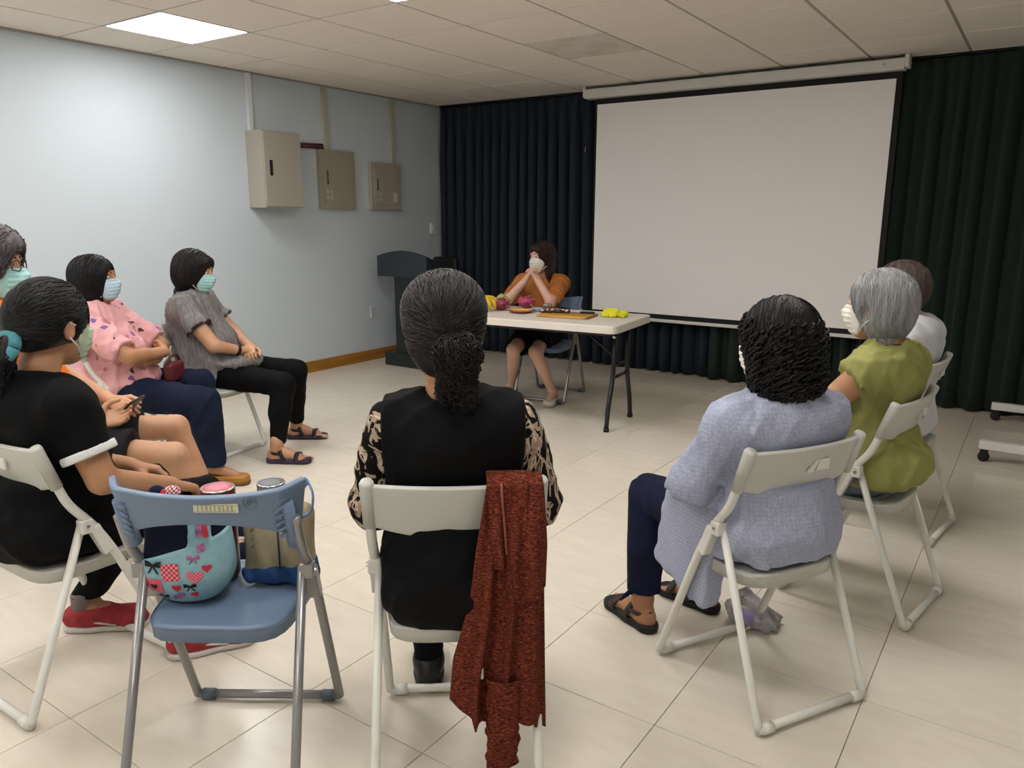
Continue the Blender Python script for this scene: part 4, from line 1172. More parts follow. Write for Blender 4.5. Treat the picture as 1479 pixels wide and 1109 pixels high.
tubeobj('scrunchie', [J['hd']+J['HM']@V3(.034*math.cos(a), -.138+.016*math.sin(a), -.05+.034*math.sin(a)) for a in [2*math.pi*k/18 for k in range(19)]], .016, CL['teal'], hr, 8)

# --- grey-haired person in orange with a phone
O, F_ = CH['C10']; t = person('grey-haired person with glasses in an orange shirt and black shorts, bare knees', O, F_)
J = joints(hd=(.0, -.10, 1.175), nb=(0, -.12, 1.03), che=(0, -.085, .90), shL=(-.18, -.11, .975), shR=(.18, -.11, .975), elL=(-.235, .0, .74), elR=(.235, .02, .72), wrL=(-.06, .26, .635), wrR=(.13, .255, .60), bel=(0, -.03, .70), b=1.12, bb=1.2, hs=1.12,
           hipL=(-.1, .02, .50), hipR=(.1, .02, .49), knL=(-.125, .475, .505), knR=(.135, .53, .46), anL=(-.10, .62, .09), anR=(.13, .68, .09))
HD = dict(L=dict(d=(.6, .5, .0), n=(-.3, .2, .9), th=(.2, .8, .5), curl=(.5, .5, .4)), R=dict(d=(-.35, .9, .15), n=(.5, .1, -.8), th=(-.6, .2, .7), curl=(.35, .5, .5)))
build_body(t, J, SK['a'], hands=HD, chair='C10')
S = torso(SDF(), J, .022); sleeve(S, J, 'L', .8, .07, .068); sleeve(S, J, 'R', .8, .07, .068); S.sub(rc(J['nb']+V3(0, .005, .0), J['nb']+V3(0, .03, .12), .06, .08), .01); S.disp(wr(.004, 45, 41)); CUT(S, .43)
dent(S, t, 'C10'); put('shirt', S, .009, CL['orange'], t)
S = SDF().u(ell(J['pel'], (.18, .14, .105)))
for s in 'LR':
    e = J['hip'+s]+(J['kn'+s]-J['hip'+s])*.70; S.u(isect(rc(J['hip'+s], e+(J['kn'+s]-J['hip'+s])*.2, .098, .094), half(e, J['kn'+s]-J['hip'+s]), .006), .02)
S.disp(wr(.003, 50, 42)); put('shorts', S, .009, CL['char'], t)
for s in 'LR': shoe(t, J, s, CL['navy'], WS)
mask(t, J, CL['maskt'])
hd = lambda *p: J['hd']+J['hs']*(J['HM']@V3(*p))
gl = tubeobj('glasses', [hd(.008+.0, .104, .01), hd(.03, .103, .028), hd(.055, .094, .018), hd(.052, .095, -.004), hd(.028, .104, -.01), hd(.01, .105, .0), hd(.008, .104, .01)], .0022, MT['blackm'], t, 6)
tubeobj('rim', [hd(-.008-.0, .104, .01), hd(-.03, .103, .028), hd(-.055, .094, .018), hd(-.052, .095, -.004), hd(-.028, .104, -.01), hd(-.01, .105, .0), hd(-.008, .104, .01)], .0022, MT['blackm'], gl, 6)
tubeobj('bridge', [hd(-.008, .105, .01), hd(0, .11, .014), hd(.008, .105, .01)], .002, MT['blackm'], gl, 6)
for s in (-1, 1): tubeobj('temple', [hd(s*.056, .092, .016), hd(s*.078, .03, .016), hd(s*.084, -.015, .008)], .0022, MT['blackm'], gl, 6)
G = cap(.024); G.u(ell((0, -.01, .09), (.09, .105, .065)), .03); G.u(ell((0, .06, .07), (.075, .05, .045)), .02); G.u(ell((0, -.035, -.01), (.09, .085, .075)), .03); G.sub(ell((0, .118, -.055), (.075, .08, .115)), .01); G.sub(ell((0, .02, -.09), (.2, .14, .06)), .02)
hair(t, J, G, HM['salt'], [dict(n=800, steps=9, ds=.010, rad=.0025, flow=flow_down, seed=12, curl=.004, cf=260, loose=.5)])
a = Vector(O); Fv = Vector((F_[0], F_[1])).normalized(); Rv = Vector((Fv.y, -Fv.x))
def W_(O, F, l):
    F = Vector((F[0], F[1])).normalized(); R = Vector((F.y, -F.x)); return Vector((O[0]+R.x*l[0]+F.x*l[1], O[1]+R.y*l[0]+F.y*l[1], l[2]))
pp = W_(O, F_, (.055, .355, .635)); ph = thing('phone', 'smartphone with lit screen held above the bare knees', 'phone', pp, math.atan2(-F_[0], F_[1]))
ph.rotation_euler = (math.radians(38), math.radians(10), ph.rotation_euler[2]-.5)
obj('case', box(-.037, .037, -.074, .074, -.006, .003, bev=.003), MT['blackm'], ph)
obj('screen', box(-.033, .033, -.069, .069, .0028, .0036), mat('phone_screen', '#c9766e', .2, emit='#d8867c', estr=.9, col2='#e8d8d0', nscale=40), ph)

# --- woman in the pink tee
O = (-.43, -1.20); F_ = (.84, .54); t = person('woman with black bob in a pink printed tee, arms crossed, navy trousers', O, F_)
J = joints(hd=(.0, .0, 1.04), nb=(.0, -.045, .895), che=(0, -.02, .775), shL=(-.155, -.03, .85), shR=(.16, -.02, .845), elL=(-.19, .22, .675), elR=(.205, .25, .68), wrL=(.01, .29, .64), wrR=(.0, .325, .672), b=1.1, bb=1.3, pel=(0, -.02, .51), bel=(0, .06, .64),
           knL=(-.11, .45, .475), knR=(.10, .56, .425), anL=(-.08, .30, .085), anR=(.14, .60, .085), ftL=(-.05, 1), ftR=(.0, 1), pitch=6, yaw=6)
build_body(t, J, SK['b'], hands=dict(L=dict(d=(1, -.35, .05), n=(0, .9, .3), th=(0, 0, 1)), R=dict(d=(-1, -.45, -.1), n=(0, .9, .3), th=(0, 0, 1))), chair='C7')
S = torso(SDF(), J, .022, hip=1.05); sleeve(S, J, 'L', .88, .074, .07); sleeve(S, J, 'R', .88, .074, .07); S.u(ell((0, .12, .53), (.18, .16, .075)), .06); S.u(ell((0, .03, .48), (.20, .18, .075)), .05)
S.sub(rc(J['nb']+V3(0, .005, .002), J['nb']+V3(0, .03, .12), .060, .08), .01); S.disp(wr(.005, 42, 51)); S.disp(wr(.002, 95, 52)); CUT(S, .415)
dent(S, t, 'C7'); put('tee', S, .0075, CL['pink'], t)
put('trousers', CUT(legs(SDF().u(ell(J['pel'], (.17, .14, .1))), J, .014, r=(.085, .065, .06, .052), to=.95).disp(wr(.003, 60, 53)), .10), .009, CL['navy'], t)
TAN = mat('tan_leather', '#a8722e', .5)
for s in 'LR': shoe(t, J, s, TAN, mat('tan_sole', '#7a5424', .6), flat=True)
mask(t, J, CL['maskb'])
G = cap(.018); G.u(ell((0, -.028, -.03), (.10, .098, .10)), .03); G.sub(ell((0, .135, -.055), (.085, .09, .12)), .012); G.sub(ell((0, -.01, -.175), (.25, .25, .06)), .02)
hair(t, J, G, HM['black'], [dict(n=900, steps=13, ds=.011, rad=.0023, flow=flow_down, seed=13, loose=.15)])
pu = thing('purse', 'small dark red purse held in the lap by the woman in pink', 'purse', W_(O, F_, (-.02, .36, .565)), math.atan2(-F_[0], F_[1]))
put('body', SDF().u(rbox((0, 0, .0), (.08, .025, .05), .02)), .006, mat('red_leather', '#5a1b20', .5, bump=.1), pu)
tubeobj('strap', [(-.07, 0, .045), (-.04, 0, .085), (.04, 0, .085), (.07, 0, .045)], .006, mat('red_strap', '#4a1519', .5), pu, 8, rad=.03)

# --- woman in the grey tunic
O = (-.40, -.63); F_ = (.84, .54); t = person('woman with black bob in a grey short-sleeve tunic and black leggings', O, F_)
J = joints(hd=(.0, -.02, 1.05), nb=(.0, -.07, .905), che=(0, -.05, .785), shL=(-.155, -.05, .862), shR=(.16, -.03, .86), elL=(-.19, .12, .665), elR=(.20, .145, .66), wrL=(-.02, .26, .62), wrR=(.085, .245, .615), b=1.1, bb=1.35, pel=(0, -.03, .51), bel=(0, .02, .63),
           knL=(-.14, .49, .455), knR=(.13, .50, .43), anL=(-.24, .44, .085), anR=(.245, .48, .085), ftL=(-.08, 1), ftR=(.0, 1), pitch=-6)
build_body(t, J, SK['a'], sandal=True, hands=dict(L=dict(d=(.9, .3, -.1), n=(0, .4, .9), th=(0, .8, .2)), R=dict(d=(-.9, .3, -.1), n=(.2, .5, .9), th=(0, .8, .2))), chair='C8')
S = torso(SDF(), J, .022, hip=1.06); sleeve(S, J, 'L', .52, .072, .074); sleeve(S, J, 'R', .52, .072, .074); S.u(ell((0, .16, .545), (.18, .18, .05)), .06); S.u(ell((0, .05, .47), (.205, .19, .085)), .05)
S.sub(rc(J['nb']+V3(0, .005, .002), J['nb']+V3(0, .03, .12), .060, .08), .01); S.disp(wr(.005, 44, 61)); S.disp(wr(.002, 100, 62)); CUT(S, .385)
dent(S, t, 'C8'); top = put('tunic', S, .0075, CL['grey'], t)
for s in 'LR': band(t, 'sleeve_piping', J['sh'+s], J['el'+s], .52, .010, .078, CL['gtrim'], top)
tubeobj('collar', [J['nb']+V3(.064*math.cos(a), .006+.07*math.sin(a), .016-.022*math.sin(a)) for a in [2*math.pi*k/20 for k in range(21)]], .011, CL['gtrim'], top, 8)
tubeobj('placket', [(0, .045, .885), (0, .075, .83), (0, .10, .775)], .008, CL['gtrim'], top, 6)
put('leggings', CUT(legs(SDF().u(ell(J['pel'], (.17, .14, .1))), J, .005, r=(.085, .062, .056, .038), to=.86).disp(wr(.0015, 70, 63)), .1), .009, CL['black'], t)
PSOLE = mat('purple_sole', '#3a2c44', .7); PST = mat('purple_black_strap', '#1f1a22', .6)
for s in 'LR': sandal(t, J, s, PST, PSOLE)
band(t, 'watch', J['el'+'R'], J['wr'+'R'], .9, .022, .031, MT['black'])
mask(t, J, CL['maskt'])
G = cap(.016); G.u(ell((0, -.03, -.025), (.096, .095, .09)), .03); G.u(ell((0, .07, .06), (.065, .03, .035)), .015); G.sub(ell((0, .135, -.06), (.085, .085, .12)), .012); G.sub(ell((0, -.02, -.155), (.25, .25, .06)), .02)
hair(t, J, G, HM['dark'], [dict(n=900, steps=13, ds=.010, rad=.0023, flow=flow_down, seed=14, loose=.4)])

# --- the speaker behind the table
F_ = (.25, -.97); O = (.43-.97*.04, 1.80-.25*.04); t = person('woman in brown blouse and black skirt with hands clasped under her white mask', O, F_)
J = joints(hd=(-.01, .02, 1.055), nb=(0, -.03, .91), shL=(-.15, -.02, .865), shR=(.15, -.02, .865), elL=(-.165, .285, .755), elR=(.17, .285, .755), wrL=(-.045, .225, .905), wrR=(.05, .225, .905), b=.97, bb=.95, yaw=-28, pitch=4,
           knL=(-.10, .43, .40), knR=(.065, .45, .41), anL=(-.20, .30, .075), anR=(.17, .18, .085), ftL=(-.1, 1), ftR=(.1, 1), hs=.98)
HD = dict(L=dict(d=(.45, -.05, .8), n=(-.55, .75, .2), th=(-.1, -.8, .5), curl=(.75, .7, .4)), R=dict(d=(-.45, -.05, .8), n=(.55, .75, .2), th=(.1, -.8, .5), curl=(.75, .7, .4)))
build_body(t, J, SK['c'], hands=HD, chair='C9')
S = torso(SDF(), J, .018); sleeve(S, J, 'L', .86, .062, .06); sleeve(S, J, 'R', .86, .062, .06); S.sub(rc(J['nb']+V3(0, .005, .002), J['nb']+V3(0, .03, .12), .056, .08), .01); S.disp(wr(.004, 50, 71)); CUT(S, .50)
dent(S, t, 'C9'); put('blouse', S, .008, CL['brown'], t)
S = SDF().u(ell(J['pel'], (.175, .14, .105)))
for s in 'LR':
    e = J['hip'+s]+(J['kn'+s]-J['hip'+s])*.74; S.u(isect(rc(J['hip'+s], e+(J['kn'+s]-J['hip'+s])*.2, .098, .082), half(e, J['kn'+s]-J['hip'+s]), .006), .07)
S.disp(wr(.003, 50, 72)); put('skirt', S, .009, CL['black'], t)
WF = mat('white_flat_shoe', '#b9b2a6', .5)
for s in 'LR': shoe(t, J, s, WF, mat('beige_sole', '#8d8578', .6), flat=True)
mask(t, J, CL['maskw'])
for q in (.86, .93): band(t, 'bracelet', J['elL'], J['wrL'], q, .006, .030, MT['sticker'])
G = cap(.015); G.u(rc((-.07, -.015, -.02), (-.078, -.01, -.14), .03, .02), .03); G.u(ell((0, -.06, -.06), (.08, .055, .13)), .03); G.u(rc((.07, -.02, 0), (.075, -.02, -.10), .026, .02), .03); G.u(ell((0, .078, .062), (.06, .022, .035)), .015); G.sub(ell((0, .12, -.055), (.064, .08, .12)), .012)
hair(t, J, G, hairmat('hair_chestnut', '#1c1210', '#3b2620'), [dict(n=800, steps=16, ds=.011, rad=.0023, flow=flow_down, seed=15, loose=.3)])
# ------------------------------------------------------------------ rust jacket over the chair back
def melange():
    m, nt, b = new_mat('rust_knit'); L = nt.links; b.inputs['Roughness'].default_value = .9; b.inputs['Specular IOR Level'].default_value = .1
    tc = N(nt, 'ShaderNodeTexCoord'); mp = N(nt, 'ShaderNodeMapping'); mp.inputs['Scale'].default_value = (120, 120, 420); L.new(tc.outputs['Object'], mp.inputs[0])
    no = N(nt, 'ShaderNodeTexNoise'); no.inputs['Scale'].default_value = 1; no.inputs['Detail'].default_value = 4; L.new(mp.outputs[0], no.inputs['Vector'])
    cr = N(nt, 'ShaderNodeValToRGB'); e = cr.color_ramp.elements; e[0].position = .36; e[0].color = lin('#3b1a14'); e[1].position = .7; e[1].color = lin('#8a4a34'); q = e.new(.52); q.color = lin('#602a1e')
    L.new(no.outputs['Fac'], cr.inputs[0]); L.new(cr.outputs[0], b.inputs['Base Color'])
    bp = N(nt, 'ShaderNodeBump'); bp.inputs['Strength'].default_value = .3; bp.inputs['Distance'].default_value = .003; L.new(no.outputs['Fac'], bp.inputs['Height']); L.new(bp.outputs[0], b.inputs['Normal'])
    return m
MT['rust'] = melange(); MT['rustseam'] = mat('rust_seam', '#8a4a38', .8, bump=.3, bscale=300)
jk = thing('jacket', 'rust-red knit jacket hung over the back of a white folding chair', 'jacket'); place(jk, *CH['C2'])
def hang(name, xl, xr, zb, out, nf, A0, A1, seed, top=.788, front=.07, rows=44, cols=34, bulge=None):
    rg = np.random.default_rng(seed); ph = rg.uniform(0, 6.28, 3); P = []
    U = np.linspace(0, 1, cols)
    for k in range(5):                                   # short part lying on the front of the backrest, then over the top
        tt = k/5; P.append(np.stack([xl(0)+(xr(0)-xl(0))*U, np.full(cols, -.088-.004*tt+out*.2), np.full(cols, top-front*(1-tt))], 1) if k < 4 else np.stack([xl(0)+(xr(0)-xl(0))*U, np.full(cols, -.118), np.full(cols, top+.004+out*.3)], 1))
    for k in range(rows):
        v = k/(rows-1); A = A0+(A1-A0)*min(1, v*1.3)
        z = top-.004 + (np.array([zb(u) for u in U])-top+.004)*v
        f = np.sin(2*np.pi*nf*U+ph[0]+.7*v)*.6+np.sin(2*np.pi*nf*1.9*U+ph[1]-1.1*v)*.35+np.sin(2*np.pi*nf*.5*U+ph[2])*.4
        y = -.147-out - A*(1+f) - .008*v
        if bulge is not None: y = y - bulge(U, v)
        x = xl(v)+(xr(v)-xl(v))*U + A*.5*np.cos(2*np.pi*nf*U+ph[0])*v
        P.append(np.stack([x, y, z], 1))
    return sheet(np.array(P).transpose(1, 0, 2), MT['rust'], name, jk, thick=.004)
ip = lambda xs, ys: (lambda v: float(np.interp(v, xs, ys)))
hang('body_panel', ip([0, .27, .55, .8, 1], [.074, .052, .035, .0, -.008]), ip([0, .3, 1], [.198, .205, .217]), ip([0, .05, .15, .2, .35, .8, .86, 1], [.25, .235, .205, .172, .178, .185, .178, .155]), .0, 3.2, .005, .018, 1)
hang('folded_front', ip([0, 1], [.073, .088]), ip([0, 1], [.165, .16]), ip([0, .45, .46, 1], [.585, .592, .618, .625]), .020, 1.4, .003, .009, 5, front=.05)
hang('draped_fold', ip([0, .6, 1], [.118, .105, .115]), ip([0, .6, 1], [.20, .212, .212]), ip([0, .25, .45, .7, 1], [.56, .515, .495, .52, .54]), .008, 1.7, .004, .014, 9, bulge=lambda U, v: .034*np.sin(np.pi*min(1, v*.9))*np.sin(np.pi*U))
tubeobj('seam', [(.105, -.176, .789), (.108, -.182, .74), (.113, -.185, .68), (.117, -.187, .625)], .003, MT['rustseam'], jk, 6)
rows = []
for k in range(26):
    v = k/25; z = .30-.235*v; ring = []
    for q in range(20):
        a = 2*math.pi*q/19; r = .042-.006*v+.003*math.sin(a*3+v*20)+.0025*math.sin(v*46)
        ring.append((.113-.006*v+math.cos(a)*r, -.168+math.sin(a)*r*.45, z+.008*math.cos(a)*v))
    rows.append(ring)
sheet(np.array(rows), MT['rust'], 'sleeve', jk, thick=.003)
tubeobj('care_tag', [(.06, -.17, .33), (.06, -.172, .305)], .004, CL['trim'], jk, 6)

# ------------------------------------------------------------------ bags and flasks on the blue chair
def on_chair(c, name, label, cat, l=(0, 0, 0), group=None):
    t = thing(name, label, cat, W_(CH[c][0], CH[c][1], l), math.atan2(-CH[c][1][0], CH[c][1][1]), group); return t
bag = on_chair('C1', 'patchwork_bag', 'turquoise patchwork bag with hearts, bows and gingham squares on the blue chair', 'bag', (-.105, .03, .431))
NAVYB = cloth('bag_lining', '#0e1226'); TURQ = cloth('bag_turquoise', '#8cb0b8', '#82a6b0', nscale=30)
inner = SDF().u(ell((0, 0, .085), (.098, .062, .10))); inner.u(rbox((0, .008, .15), (.094, .05, .10), .035), .05); inner.cut(half((0, 0, .0), (0, 0, -1)), .01); inner.disp(wr(.0012, 60, 80))
put('lining', inner, .006, NAVYB, bag)
outer = SDF().u(ell((0, 0, .085), (.104, .068, .105))); outer.u(rbox((0, .008, .15), (.10, .056, .10), .035), .05); outer.cut(half((0, 0, .001), (0, 0, -1)), .01)
out2 = SDF().u(isect(outer.__call__, half((-.1, 0, .115), (-.33, 0, 1)), .004, outer.bounds(0)))
strip = lambda p: np.maximum(outer(p), np.maximum(np.abs(p[:, 0]-.052)-.026, p[:, 2]-.245)); strip.bb = outer.bounds(0)
out2.u(strip)
put('shell', out2, .005, TURQ, bag)
def surfy(S, x, z, y0=-.12):
    p = np.array([[x, y0, z]], np.float32)
    for _ in range(40):
        d = float(S(p)[0]); 
        if d < .0004: break
        p[0, 1] += d*.7
    return float(p[0, 1])
def decal(name, pts, m, off=.0016):
    """small closed outline in (x,z) laid on the shell"""
    cx, cz = np.mean([p[0] for p in pts]), np.mean([p[1] for p in pts]); bm = bmesh.new(); prev = None; rings = []
    for f in (1., .66, .33):
        rings.append([bm.verts.new((cx+(x-cx)*f, surfy(outer, cx+(x-cx)*f, cz+(z-cz)*f)-off, cz+(z-cz)*f)) for x, z in pts])
    n = len(pts); c = bm.verts.new((cx, surfy(outer, cx, cz)-off, cz))
    for a, b_ in zip(rings, rings[1:]):
        for k in range(n): bm.faces.new((a[k], a[(k+1) % n], b_[(k+1) % n], b_[k]))
    for k in range(n): bm.faces.new((rings[-1][k], rings[-1][(k+1) % n], c))
    return obj(name, bm, m, bag)
def sq(cx, cz, w_, h_, rot=0):
    o = []
    for a, b_ in ((-1, -1), (0, -1), (1, -1), (1, 0), (1, 1), (0, 1), (-1, 1), (-1, 0)):
        x, z = a*w_/2, b_*h_/2; o.append((cx+x*math.cos(rot)-z*math.sin(rot), cz+x*math.sin(rot)+z*math.cos(rot)))
    return o
def heart(cx, cz, s): return [(cx+s*16*math.sin(a)**3/17, cz+s*(13*math.cos(a)-5*math.cos(2*a)-2*math.cos(3*a)-math.cos(4*a))/17) for a in [2*math.pi*k/20 for k in range(20)]]
def bow(cx, cz, s): return [(cx+x*s, cz+z*s) for x, z in ((0, .2), (.5, .55), (1, .6), (1, -.1), (.5, .05), (.2, -.05), (.75, -.9), (.4, -.8), (0, -.1), (-.4, -.8), (-.75, -.9), (-.2, -.05), (-.5, .05), (-1, -.1), (-1, .6), (-.5, .55))]
def chk(name, c1, c2, sc):
    m, nt, b = new_mat(name); tc = N(nt, 'ShaderNodeTexCoord'); ck = N(nt, 'ShaderNodeTexChecker'); ck.inputs['Scale'].default_value = sc; ck.inputs['Color1'].default_value = lin(c1); ck.inputs['Color2'].default_value = lin(c2)
    mp = N(nt, 'ShaderNodeMapping'); mp.inputs['Scale'].default_value = (1, .001, 1); nt.links.new(tc.outputs['Object'], mp.inputs[0]); nt.links.new(mp.outputs[0], ck.inputs['Vector']); nt.links.new(ck.outputs[0], b.inputs['Base Color']); b.inputs['Roughness'].default_value = .85; return m
GING = chk('red_gingham', '#b32638', '#d98a92', 160); PINKP = mat('pink_patch', '#d2566e', .85); REDP = mat('red_patch', '#b8243a', .85); BLK = mat('black_print', '#151418', .85); PUR = mat('purple_patch', '#7a4a78', .85, col2='#b06a92', nscale=60); DOTS = chk('pink_dots', '#e07f90', '#c84a62', 220)
decal('gingham_square', sq(-.014, .096, .044, .044, .1), GING)
decal('red_square', sq(-.060, .056, .042, .042, .05), PINKP)
decal('heart', heart(-.002, .055, .013), REDP); decal('heart', heart(.044, .085, .021), DOTS); decal('heart', heart(.072, .105, .012), REDP); decal('heart', heart(-.060, .056, .010), BLK, .003)
decal('bow', bow(-.058, .110, .022), BLK); decal('bow', bow(.03, .058, .015), BLK); decal('bow', bow(-.042, .024, .013), BLK); decal('bow', bow(.042, .13, .015), PUR)
decal('purple_leaf', [(-.002+.017*math.cos(a), .030+.009*math.sin(a)+.006*math.cos(a)) for a in [2*math.pi*k/12 for k in range(12)]], PUR)
decal('heart', heart(.036, .034, .010), REDP); decal('patch', sq(.055, .20, .016, .036, .0), PUR); decal('patch', sq(.070, .195, .012, .03, .15), REDP); decal('patch', sq(.06, .155, .020, .018, .3), PUR)
BK = on_chair('C1', 'fabric_bow', 'small navy and red polka-dot fabric bow on top of the patchwork bag', 'bow', (-.155, .045, .70))
for s in (-1, 1): put('loop', SDF().u(ell((s*.019, 0, .0), (.021, .013, .018))), .004, [cloth('navy_bow', '#161b3a'), chk('polka_red', '#9c1f33', '#d9c8cc', 200)][s > 0], BK)
put('knot', SDF().u(ell((0, -.004, 0), (.008, .012, .01))), .003, REDP, BK)
put('tail', SDF().u(rc((0, 0, -.005), (-.01, 0, -.055), .009, .012)), .004, cloth('navy_bow_tail', '#161b3a'), BK)

tote = on_chair('C1', 'tote_bag', 'beige tote bag with a blue base and blue strap on the blue chair', 'bag', (.095, .125, .432))
sh = lambda g=0: SDF().u(rbox((0, 0, .105), (.09+g, .042+g, .108+g), .03, rotm(-8))).disp(wr(.0045, 55, 90))
S = sh(); S.cut(half((0, 0, .035), (.15, -.1, -1)), .004); body_ = put('body', S, .006, cloth('tote_beige', '#a2957a', '#8f8268', nscale=8), tote)
S = sh(.003); S.cut(half((0, 0, .05), (-.15, .1, 1)), .004); S.cut(half((0, 0, .001), (0, 0, -1))); put('base', S, .006, cloth('tote_blue', '#2f4f7d', '#284670', nscale=8), tote)
bm = bmesh.new(); tube(bm, [(.02, .03, .2), (.06, .0, .25), (.105, -.08, .305), (.137, -.145, .29), (.135, -.16, .25), (.105, -.155, .235)], .011, 8, flat=(.25, 1), rad=.03); obj('strap', bm, cloth('strap_blue', '#5f7aa6'), tote, True)
tubeobj('seam', [(.01, -.0445, .19), (.012, -.0465, .11), (.012, -.0465, .05)], .002, BLK, tote, 5)
bm = bmesh.new()
for k in range(4):
    z = .17-.022*k; tube(bm, [(-.062, -.036, z), (-.05, -.038, z+.008), (-.042, -.039, z-.004)], .002, 5)
obj('print', bm, mat('tote_print', '#6f6148', .9), tote)

def flask(label, l, r, h, mb, mlid, mrim):
    t = on_chair('C1', 'flask', label, 'flask', l)
    bm = lathe(bmesh.new(), [(r*.9, 0), (r, .01), (r, h*.86), (r*.97, h*.88)], 24); obj('body', bm, mb, t, True)
    bm = lathe(bmesh.new(), [(r*1.02, h*.87), (r*1.03, h*.885), (r*1.03, h*.97), (r*.98, h)], 24); ld = obj('lid', bm, mb, t, True)
    bm = lathe(bmesh.new(), [(r*1.0, h*.985), (r*1.04, h*.99), (r*1.02, h*1.004), (r*.94, h*1.004)], 24); obj('rim', bm, mrim, ld, True)
    bm = lathe(bmesh.new(), [(r*.93, h*1.0), (r*.93, h*1.006), (r*.5, h*1.008)], 24); obj('lid_top', bm, mlid, ld, True)
SIL = mat('silver_rim', '#c9c6c2', .25, metal=.9)
flask('dark red flask with pink lid standing behind the patchwork bag', (-.066, .148, .431), .042, .246, mat('flask_red', '#5d1620', .35), mat('lid_pink', '#c0707c', .4), SIL)
flask('grey-lidded silver flask standing behind the beige tote', (.05, .218, .428), .036, .238, mat('flask_grey', '#8a8b8e', .35, metal=.4), mat('lid_grey', '#6d7076', .4), SIL)

# plastic bag on the floor under the lavender woman's chair
pl = on_chair('C3', 'plastic_bag', 'crumpled clear plastic bag with purple print on the floor under a chair', 'bag', (.185, .255, 0))
PLM = mat('clear_plastic', '#d9d6d4', .25, spec=.5, trans=.5, col2='#b9b4b8', nscale=30)
S = SDF().u(ell((0, 0, .05), (.07, .055, .05))); S.u(rc((0, 0, .07), (.02, .02, .125), .03, .012), .03); S.u(ell((.05, -.05, .025), (.05, .04, .025)), .03); S.disp(wr(.008, 110, 95)); S.cut(half((0, 0, .002), (0, 0, -1)))
put('bag', S, .005, PLM, pl)
put('print', SDF().u(isect(ell((-.035, -.03, .05), (.032, .03, .028)), half((-.0, 0, .0), (1, 1, 0)))), .005, mat('purple_print', '#8f7fae', .5), pl)

# ------------------------------------------------------------------ fruit and things on the table
TT = .711
bn = thing('banana_bunch', 'bunch of yellow bananas at the end of the table', 'bananas', (.295, 1.17, TT))
YEL = mat('banana_yellow', '#d8b93a', .5, col2='#c9a62c', nscale=20)
for k in range(4):
    a = -.9+k*.42; c, s = math.cos(a), math.sin(a); pts = []
    for q in range(9):
        v = q/8; pts.append((c*.11*math.sin(v*1.9)*1.0, s*.11*math.sin(v*1.9)-.03*(1-v), .095-.09*v+.028*math.sin(v*3.1)))
    tubeobj('banana', pts, [.008, .014, .018, .0195, .0195, .0185, .016, .011, .005], YEL, bn, 8)
tubeobj('stem', [(0, -.03, .09), (.004, -.035, .115), (.012, -.035, .145)], [.012, .011, .008], mat('banana_stem', '#c2b04a', .6), bn, 8)
def dragon(label, loc, rot, hues):
    t = thing('dragon_fruit', label, 'dragon fruit', loc, rot, 'dragon fruits on the table')
    m = mat('dragon_skin', hues, .5, col2='#7c2346', nscale=12)
    put('flesh', SDF().u(ell((0, 0, .046), (.064, .047, .045))), .006, m, t)
    rg = random.Random(int(loc[0]*100))
    for k in range(16):
        u = -.8+1.6*(k//4)/3; a = 2*math.pi*(k % 4)/4+.7*(k//4); r = math.sqrt(max(.1, 1-u*u))
        p = Vector((u*.062, math.cos(a)*.046*r, .046+math.sin(a)*.044*r)); d = Vector((.5+u*.3, math.cos(a)*.5, math.sin(a)*.5)).normalized()
        if p.z+d.z*.03 < .006: continue
        tubeobj('scale', [p-d*.012, p, p+d*.026], [.011, .009, .001], mat('scale_tip', '#a04a5e', .5, col2='#7c8a4a', nscale=60) if k == 0 else bpy.data.materials['scale_tip'], t, 5)
dragon('whole maroon dragon fruit beside the bananas', (.405, 1.225, TT), .5, '#8f2b4f')
dragon('bright magenta dragon fruit behind the red plate', (.50, 1.42, TT), .1, '#b8356a')
gv = thing('guava', 'green guava behind the dragon fruit', 'guava', (.335, 1.345, TT)); put('flesh', SDF().u(ell((0, 0, .05), (.05, .048, .051))).disp(wr(.0015, 80, 3)), .006, mat('guava_green', '#93a24e', .5, col2='#a8b563', nscale=25), gv); tubeobj('stalk', [(0, 0, .098), (.004, 0, .112)], .004, MT['wood'], gv, 6)
pt = thing('plate', 'red oval plate with cut papaya on the table', 'plate', (.60, 1.20, TT)); bm = lathe(bmesh.new(), [(.05, .0), (.055, .002), (.088, .013), (.09, .016), (.086, .016), (.05, .006)], 28); obj('dish', bm, mat('plate_red', '#a83a44', .4), pt, True)
pa = thing('papaya_slice', 'orange papaya slice on the red plate', 'papaya', (.61, 1.195, TT+.012), .5); put('flesh', SDF().u(isect(ell((0, 0, .012), (.075, .028, .024)), half((0, 0, .016), (0, 0, 1)))), .004, mat('papaya_flesh', '#d89a4a', .5, col2='#e0b060', nscale=20), pa); put('rind', SDF().u(isect(ell((0, 0, .010), (.078, .030, .025)), half((0, 0, .010), (0, 0, 1)))), .004, mat('papaya_rind', '#a8a03a', .5), pa)
bp_ = thing('blue_dish', 'small pale blue dish beside the cutting board', 'dish', (.655, 1.34, TT)); bm = lathe(bmesh.new(), [(.03, 0), (.033, .002), (.055, .018), (.057, .02), (.053, .02), (.03, .006)], 24); obj('dish', bm, mat('dish_blue', '#9db3d2', .3), bp_, True)
cb = thing('cutting_board', 'yellow wooden cutting board with a row of cut fruit', 'cutting board', (.965, 1.215, TT), math.radians(9))
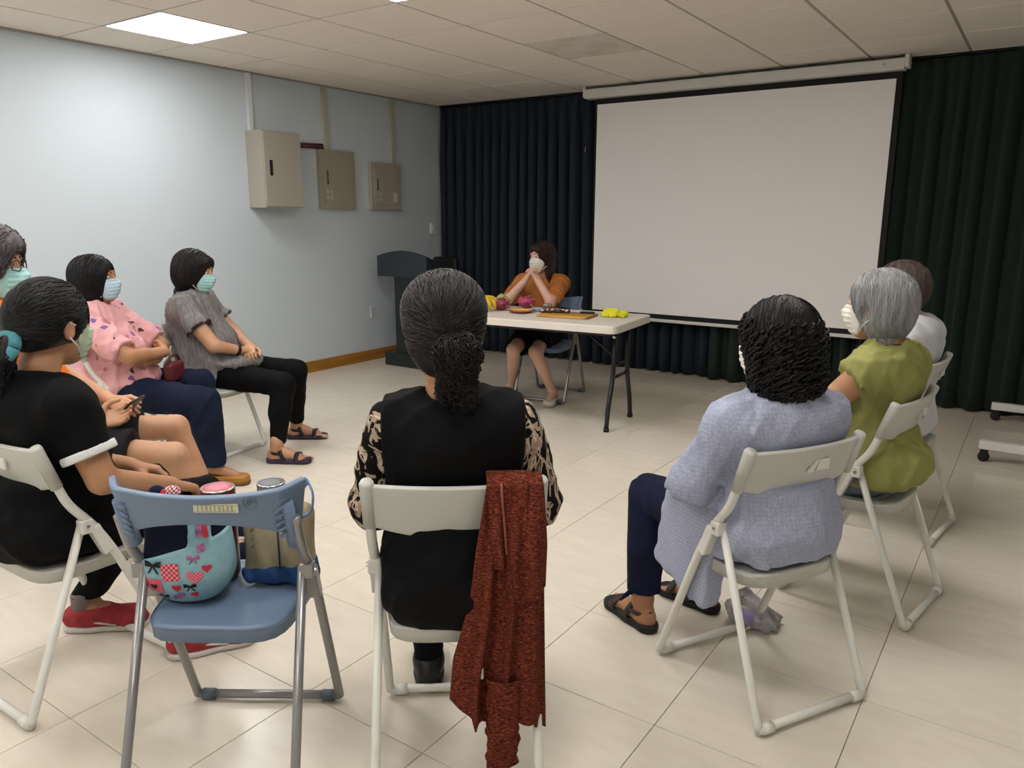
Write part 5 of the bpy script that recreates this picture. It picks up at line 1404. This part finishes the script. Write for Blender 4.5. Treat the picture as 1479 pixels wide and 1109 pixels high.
BW = mat('bamboo', '#c99a48', .5, col2='#b8863a', nscale=20, stretch=(.2, 3, 1)); obj('board', box(-.18, .17, -.12, .12, 0, .016, bev=.006), BW, cb); obj('edge_band', box(.165, .182, -.115, .115, .001, .015, bev=.004), mat('bamboo_dark', '#9a6c2c', .5), cb)
MG = mat('mangosteen_rind', '#3a2228', .6, col2='#5a3a36', nscale=40); MF = mat('mangosteen_flesh', '#c8bba4', .5)
for k in range(7):
    v = k/6; loc = (.80+.155*v, 1.165+.07*v+.012*(k % 2), TT+.016)
    m = thing('mangosteen_half', 'cut mangosteen half in the row on the cutting board', 'mangosteen', loc, k*.9, 'cut mangosteens on the cutting board')
    put('rind', SDF().u(isect(ell((0, 0, .016), (.021, .021, .018)), half((0, 0, .022), (.3, -.5, 1)))), .004, MG, m); put('flesh', SDF().u(ell((0, -.004, .018), (.014, .014, .010))), .004, MF, m)
kn = thing('knife', 'kitchen knife lying across the cutting board', 'knife', (1.0, 1.27, TT+.017), math.radians(20)); obj('blade', prism(bmesh.new(), [(-.10, -.012), (.03, -.014), (.03, .012), (-.07, .012)], 'z', 0, .002), MT['chrome'], kn); obj('handle', box(.03, .13, -.012, .012, -.0005, .014, bev=.004), MT['black'], kn)
jr = thing('glass_jar', 'small glass jar of brown snacks between the speaker and the cutting board', 'jar', (.71, 1.37, TT)); bm = lathe(bmesh.new(), [(.03, 0), (.033, .003), (.033, .05), (.03, .055)], 20); obj('glass', bm, mat('jar_glass', '#b8a898', .1, trans=.8), jr, True); bm = lathe(bmesh.new(), [(.027, .004), (.027, .034)], 16); obj('contents', bm, mat('snack_brown', '#5a4032', .8, col2='#8a6a50', nscale=80), jr, True)
yc = thing('yellow_cloth', 'crumpled bright yellow cloth on the table', 'cloth', (1.235, 1.375, TT), math.radians(8)); S = SDF().u(rbox((0, 0, .014), (.085, .04, .016), .012)); S.u(ell((-.045, .0, .028), (.032, .03, .022)), .02); S.u(ell((.01, .01, .03), (.026, .025, .02)), .02); S.disp(wr(.006, 90, 6)); S.cut(half((0, 0, .001), (0, 0, -1))); put('cloth', S, .004, cloth('bright_yellow', '#d8d53a', '#cfc82e', nscale=20), yc)
